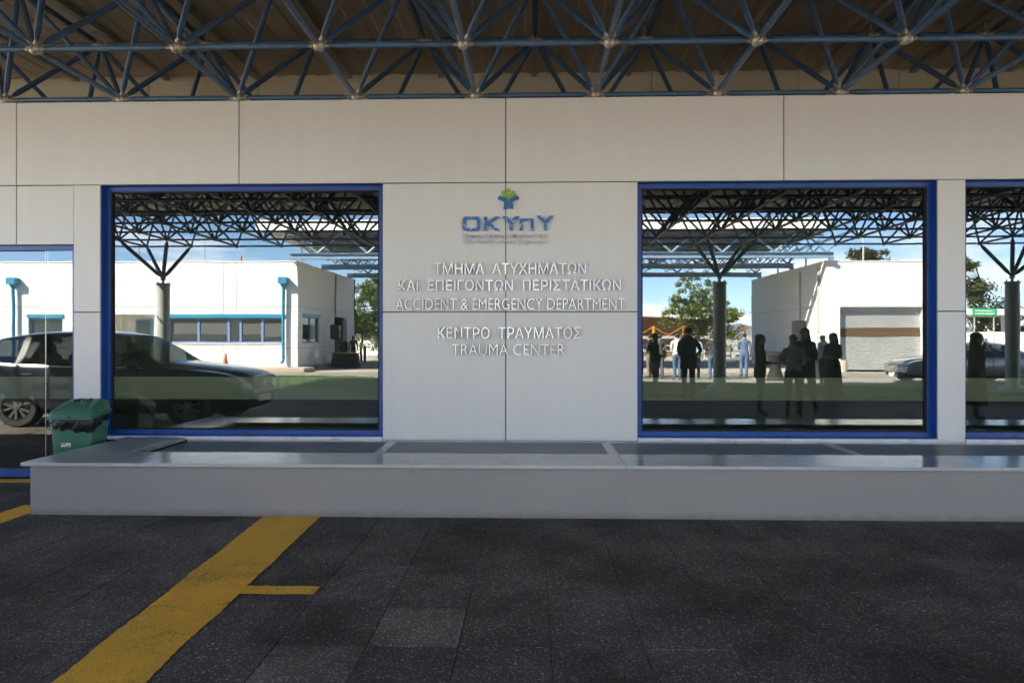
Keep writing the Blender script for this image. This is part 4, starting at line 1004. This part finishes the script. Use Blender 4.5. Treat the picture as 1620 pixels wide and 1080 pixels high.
    for s in (-1, 1): ex.sphere(tuple(Vector((s*.081, lean+.015, 1.635))*k), .010*k, .022*k, .032*k, n=6, m=4)
    bm = bmesh.new(); bm.from_mesh(nm); tm = ex.mesh('x', skin, smooth=True); n0 = len(bm.faces); bm.from_mesh(tm); bm.to_mesh(nm); bm.free(); bpy.data.meshes.remove(tm)
    o.parent = t
    hm = mat('hair_%d' % int(hair[0]*1000), hair, .6)
    if not bald:
        h = MB(); h.sphere((0, lean-.008, 1.672), .093, .112, .085, n=14, m=8)
        h.v = [(x, min(y, .085+lean) if z > 1.66 else min(y, .02+lean), max(z, 1.60)) for x, y, z in h.v]
        if long_hair:
            b0 = len(h.v); h.sphere((0, lean-.06, 1.50), .105, .065, .20, n=12, m=8)
        h.v = [(x*k, y*k, z*k) for x, y, z in h.v]
        h.build('hair', hm, t, smooth=True)
    if skirt:
        L, m = skirt
        MB().lathe([((.30 if L < .3 else .23)*k, L*k), (.24*k, (L+.3)*k), (.19*k, .88*k), (.165*k, 1.0*k), (.14*k, 1.08*k)], n=18, M=Matrix.Diagonal((1, .8, 1, 1))).build('skirt', m, t, smooth=True)
    if coat:
        MB().lathe([(.21*k, .74*k), (.205*k, .95*k), (.19*k, 1.1*k), (.205*k, 1.28*k), (.2*k, 1.38*k), (.11*k, 1.45*k)], n=18, M=Matrix.Diagonal((1, .72, 1, 1))).build('jacket', top, t, smooth=True)
    if bag:
        MB().box(.20*k, .30*k, -.12*k, .12*k, .80*k, 1.05*k, b=.03).build('shoulder_bag', bag, t, smooth=40)
    return t
cB = cloth((.014, .014, .016), 'black'); cN = cloth((.022, .026, .042), 'navy'); cG = cloth((.10, .10, .105), 'grey'); cL = cloth((.36, .46, .56), 'pale_blue'); cW = cloth((.72, .72, .74), 'white')
cJ = cloth((.07, .13, .24), 'denim'); cBl = cloth((.10, .15, .27), 'blue'); cBr = cloth((.045, .028, .020), 'brown'); cTan = cloth((.20, .16, .12), 'taupe'); cD = cloth((.035, .036, .04), 'charcoal')
bent = (.22, .02, 1.14, .10, .22, 1.13); hang = (.24, -.02, 1.14, .25, .06, .90); hip = (.30, -.08, 1.16, .17, .06, 1.02)
person('person in black blouse and dark trousers standing on the kerb beside the grey column', (3.22, -10.15, .0), R(-60), 1.68, cB, cTan, female=True, arms=(hang, bent), stance=(.10, .05, .16, -.12))
person('broad man in dark suit seen from behind, standing on the kerb', (4.08, -10.15, .0), R(168), 1.84, cN, cD, coat=True, stance=(.11, 0, .12, 0), arms=(hip, hip))
person('woman in black with long dark hair and a shoulder bag, standing alone in profile', (4.60, -6.17, 0), R(-75), 1.63, cB, cB, female=True, long_hair=True, arms=(bent, bent), bag=cB)
person('woman with short fair hair in pale blue top and dark trousers, back turned', (5.18, -5.97, 0), R(20), 1.62, cL, cB, hair=(.10, .07, .045), female=True, arms=(bent, bent), stance=(.10, 0, .14, 0))
person('tall person in dark navy jacket with a bent arm, behind the pale blue top', (5.60, -6.45, 0), R(35), 1.76, cN, cD, female=True, long_hair=True, coat=True, arms=(hip, bent), stance=(.08, .08, .18, -.1))
person('bald man in white shirt and grey trousers standing in the sun', (9.72, -15.3, -.03), R(150), 1.72, cW, cG, bald=True, arms=(bent, hang))
person('woman in long black sleeveless dress with long hair, facing the shutter', (7.31, -9.07, 0), R(60), 1.68, cB, cB, female=True, long_hair=True, skirt=(.12, cB), arms=(bent, bent))
person('woman in long brown coat holding a phone to her ear', (8.42, -5.47, 0), R(-60), 1.66, cBr, cBr, female=True, long_hair=True, hair=(.04, .022, .014), coat=True, skirt=(.30, cBr), arms=(hang, (.26, .06, 1.20, .13, .13, 1.50)), bag=cBr)
rowd = [(4.0, -18.6, 'person in white top and pale trousers at the edge of the waiting group', cW, cTan, 1.66, True, R(0)), (5.0, -18.9, 'man in grey jacket and grey trousers standing in the waiting group', cG, cG, 1.74, False, R(170)), (5.55, -18.4, 'man in white shirt and blue jeans standing in the waiting group', cW, cJ, 1.76, False, R(175)),
        (6.05, -20.0, 'person in taupe top at the back of the waiting group', cTan, cD, 1.70, True, R(150)), (6.9, -18.5, 'person in dark grey top and pale jeans beside the column', cD, cJ, 1.72, False, R(185)), (7.25, -19.1, 'person in blue shirt and jeans beside the column, half hidden', cBl, cJ, 1.70, False, R(200)),
        (4.45, -20.5, 'person in navy top at the far end of the waiting group', cN, cD, 1.72, False, R(20)), (8.75, -20.6, 'man in blue suit standing at the cocktail table', cBl, cBl, 1.78, False, R(190))]
rowd += [(3.55, -19.3, 'woman in long white dress at the near edge of the waiting group', cW, cW, 1.64, True, R(15)), (5.3, -20.6, 'man in dark shirt behind the grey jacket', cD, cN, 1.75, False, R(160)), (6.45, -19.2, 'person in pale blue shirt and grey trousers between white shirt and grey top', cL, cG, 1.71, False, R(195)),
         (7.6, -20.4, 'person in black top and jeans at the back, beyond the column', cB, cJ, 1.68, True, R(170)), (4.7, -19.6, 'man in navy shirt and pale trousers deep in the waiting group', cN, cTan, 1.73, False, R(120))]
for x, y, lab, a, b2, h, fem, f in rowd:
    person(lab, (x, y, -.03), f, h, a, b2, female=fem, long_hair=fem, hair=(.06, .04, .03) if fem else (.03, .024, .02), group='people waiting in the passage', arms=(hang, bent))
person('grey haired person in black leaning over the table at the office wall', (-10.55, -30.6, -.06), R(200), 1.66, cB, cB, hair=(.4, .38, .36), lean=.08)
person('person in black standing in the office side doorway', (-10.7, -33.2, -.06), R(150), 1.74, cB, cB)

# ------------------------------------------------------------------ things standing in the passage
for x, y, lab in ((9.15, -18.2, 'cocktail table in black stretch cover beside the blue suited man'), (11.3, -19.5, 'cocktail table in black stretch cover below the loudspeaker')):
    ct = thing('cocktail_table', lab, 'table', (x, y, -.06), 0, 'cocktail tables in the passage')
    MB().lathe([(.37, 0), (.30, .12), (.20, .42), (.19, .60), (.27, .92), (.40, 1.09)], n=18).build('stretch_cover', M_cloth, ct, smooth=True)
    MB().lathe([(.405, 1.091), (.405, 1.115), (.39, 1.12)], n=18).build('tabletop', M_black, ct)
def pa_speaker(x, y, lab):
    t = thing('loudspeaker', lab, 'speaker', (x, y, -.06), 0)
    bd = MB().box(-.24, .24, -.22, .22, 1.55, 2.35, b=.03).build('cabinet', M_black, t); MB().box(-.2, .2, .221, .228, 1.6, 2.3).build('grille', M_speakerg, bd)
    MB().tube((0, 0, .5), (0, 0, 1.55), .02, n=8).build('pole', M_black, t)
    for a in range(3): MB().tube((0, 0, .75), (.5*math.cos(a*2.09), .5*math.sin(a*2.09), 0), .014, n=6).build('leg', M_black, t)
pa_speaker(11.35, -21.6, 'black loudspeaker on tripod before the shaded workshop wall'); pa_speaker(-10.75, -29.6, 'black loudspeaker on tripod by the office side window')
ft = thing('folding_table', 'folding table with dark hanging cloth and papers beside the office wall', 'table', (-10.2, -29.7, -.06))
MB().box(-.75, .75, -.4, .4, .76, .80).build('tabletop', M_orange, ft)
tapered(1.5, .82, 1.3, .7, 0, .755, r=.06).build('table_cloth', M_cloth, ft)
MB().box(-.2, .3, -.2, .15, .801, .815).build('paper', M_white, ft)
fc = thing('folding_chair', 'white folding chair standing open at the office wall', 'chair', (-11.0, -27.4, -.06), R(-70))
for s in (-.21, .21):
    MB().tube((s, .22, 0), (s, -.12, .86), .016, n=6).build('leg', M_white, fc); MB().tube((s, -.26, 0), (s, .16, .46), .016, n=6).build('leg', M_white, fc)
MB().box(-.21, .21, -.18, .2, .44, .465).build('seat', M_white, fc); MB().box(-.21, .21, -.14, -.11, .62, .86).build('backrest', M_white, fc)
tc_ = thing('traffic_cone', 'orange traffic cone on the kerb before the office windows', 'cone', (-14.6, -24.6, .15))
MB().lathe([(.16, .03), (.12, .22), (.03, .68), (.015, .69)], n=14).build('cone', M_cone, tc_, smooth=40); MB().box(-.2, .2, -.2, .2, 0, .03, b=.005).build('base', M_cone, tc_)
fx = thing('fire_extinguisher', 'red fire extinguisher hanging on the shaded workshop wall', 'extinguisher', (13.95, -29.5, .55))
MB().lathe([(.10, 0), (.115, .03), (.115, .62), (.07, .72), (.03, .74)], n=14).build('cylinder_tank', M_red, fx, smooth=35); MB().box(-.03, .03, -.09, .06, .74, .80).build('valve', M_black, fx)

# ------------------------------------------------------------------ trees
def tree(name, label, loc, H, crown, m, trunk_r, clumps, per, leaf, droop=0., seed=1, group=None, tight=.42):
    """crown: list of (cx, cy, cz, rx, ry, rz) ellipsoids filled with leaf clumps; branches reach every clump"""
    rg = random.Random(seed); t = thing(name, label, 'tree', loc, 0, group)
    tr = MB(); pts = [Vector((0, 0, -.1))]
    for k in range(1, 6): pts.append(Vector((rg.gauss(0, .12)*k*.5, rg.gauss(0, .12)*k*.5, H*.85*k/5)))
    for k in range(5): tr.tube(pts[k], pts[k+1], trunk_r*(1-.17*k), trunk_r*(1-.17*(k+1)), n=8, cap=False)
    lv = MB()
    for c in range(clumps):
        e = crown[rg.randrange(len(crown))]
        while True:
            u = Vector((rg.uniform(-1, 1), rg.uniform(-1, 1), rg.uniform(-1, 1)))
            if .25 < u.length < 1: break
        p = Vector((e[0]+u.x*e[3], e[1]+u.y*e[4], e[2]+u.z*e[5]))
        base = pts[min(5, max(1, int(p.z/(H*.85)*5)))] if p.z < H*.85 else pts[5]
        tr.tube(base, p, trunk_r*.16, trunk_r*.04, n=4, cap=False)
        cr = rg.uniform(.25, .6)*max(e[3], e[5])*tight
        for q in range(per):
            d = Vector((rg.gauss(0, 1), rg.gauss(0, 1), rg.gauss(0, .6)))*cr*.55; x = p + d; x.z -= droop*(abs(d.x)+abs(d.y))
            a = Vector((rg.gauss(0, 1), rg.gauss(0, 1), rg.gauss(0, .7) - droop)).normalized()*leaf*rg.uniform(.6, 1.3); s = a.orthogonal().normalized()*leaf*.32
            s = Matrix.Rotation(rg.uniform(0, 6.28), 3, a) @ s
            lv.add([x - s*.2, x + a*.5 + s, x + a, x + a*.5 - s], [(0, 1, 2, 3)])
    tr.build('trunk', M_trunk, t, smooth=60)
    put('crown', lv.mesh('crown', m, recalc=False), t)
    return t
tree('pine_tree', 'airy light green pine standing before the pavilion', (11.9, -41.0, -.07), 6.7, [(0,0,2.7,2.6,2.0,1.8), (-.3,0,4.8,1.7,1.4,1.7), (.9,0,3.3,2.3,1.6,1.3), (-1.1,0,3.5,1.7,1.2,1.1)], M_leaf_pine, .08, 210, 46, .17, droop=.10, seed=3, tight=.30)
tree('pine_tree', 'smaller green pine half hidden behind the workshop corner', (15.4, -47.0, -.07), 4.2, [(0,0,2.2,1.5,1.3,1.5), (.1,0,3.6,.7,.7,.8)], M_leaf_pine, .08, 60, 55, .2, droop=.1, seed=4)
tree('street_tree', 'dark leafed tree with thin trunk beyond the white office', (-11.9, -40.0, -.07), 5.6, [(0,0,3.7,1.5,1.3,1.7), (-.8,0,2.7,1.3,1.0,1.0), (1.0,0,2.6,1.2,1,1.0)], M_leaf_dark, .09, 100, 60, .17, seed=5)
tree('pine_tree', 'tall light green tree beyond the passage, next to the dark street tree', (-12.2, -47.0, -.07), 7.2, [(0,0,3.0,2.6,2,2.4), (.3,0,5.4,1.7,1.5,1.4)], M_leaf_pine, .16, 150, 60, .21, seed=6, tight=.36)
tree('cedar_tree', 'ragged dark cedar rising above the workshop roof', (26.5, -46.0, -.07), 9.0, [(0,0,7.4,2.4,1.5,.5), (-.6,0,8.2,1.5,1.0,.45), (.9,0,6.7,2.6,1.5,.4), (-1.5,0,6.3,1.9,1.3,.5)], M_leaf_cedar, .20, 100, 70, .2, droop=.25, seed=7)
tree('cedar_tree', 'broad drooping cedar behind the compound wall and green sign', (34.6, -46.0, -.07), 8.6, [(0,0,4.0,3.2,2.0,1.4), (-.8,0,5.6,2.2,1.5,.7), (-1.6,0,7.4,1.8,1.2,.5), (1.5,0,3.0,2.5,1.5,1.0)], M_leaf_cedar, .22, 150, 60, .22, droop=.22, seed=8)
for (x, y, h, sd, lab) in ((-37.5, -52., 8.6, 11, 'dark round tree showing behind the office roof end'), (-33.5, -58., 8.2, 12, 'thin dark tree showing behind the office roof'), (-29.0, -62., 7.9, 13, 'low dark treetop just clearing the office roof')):
    tree('street_tree', lab, (x, y, -.07), h, [(0,0,h*.8,h*.20,h*.2,h*.2), (.8,0,h*.65,h*.18,h*.2,h*.2)], M_leaf_dark, .14, 60, 45, .32, seed=sd)
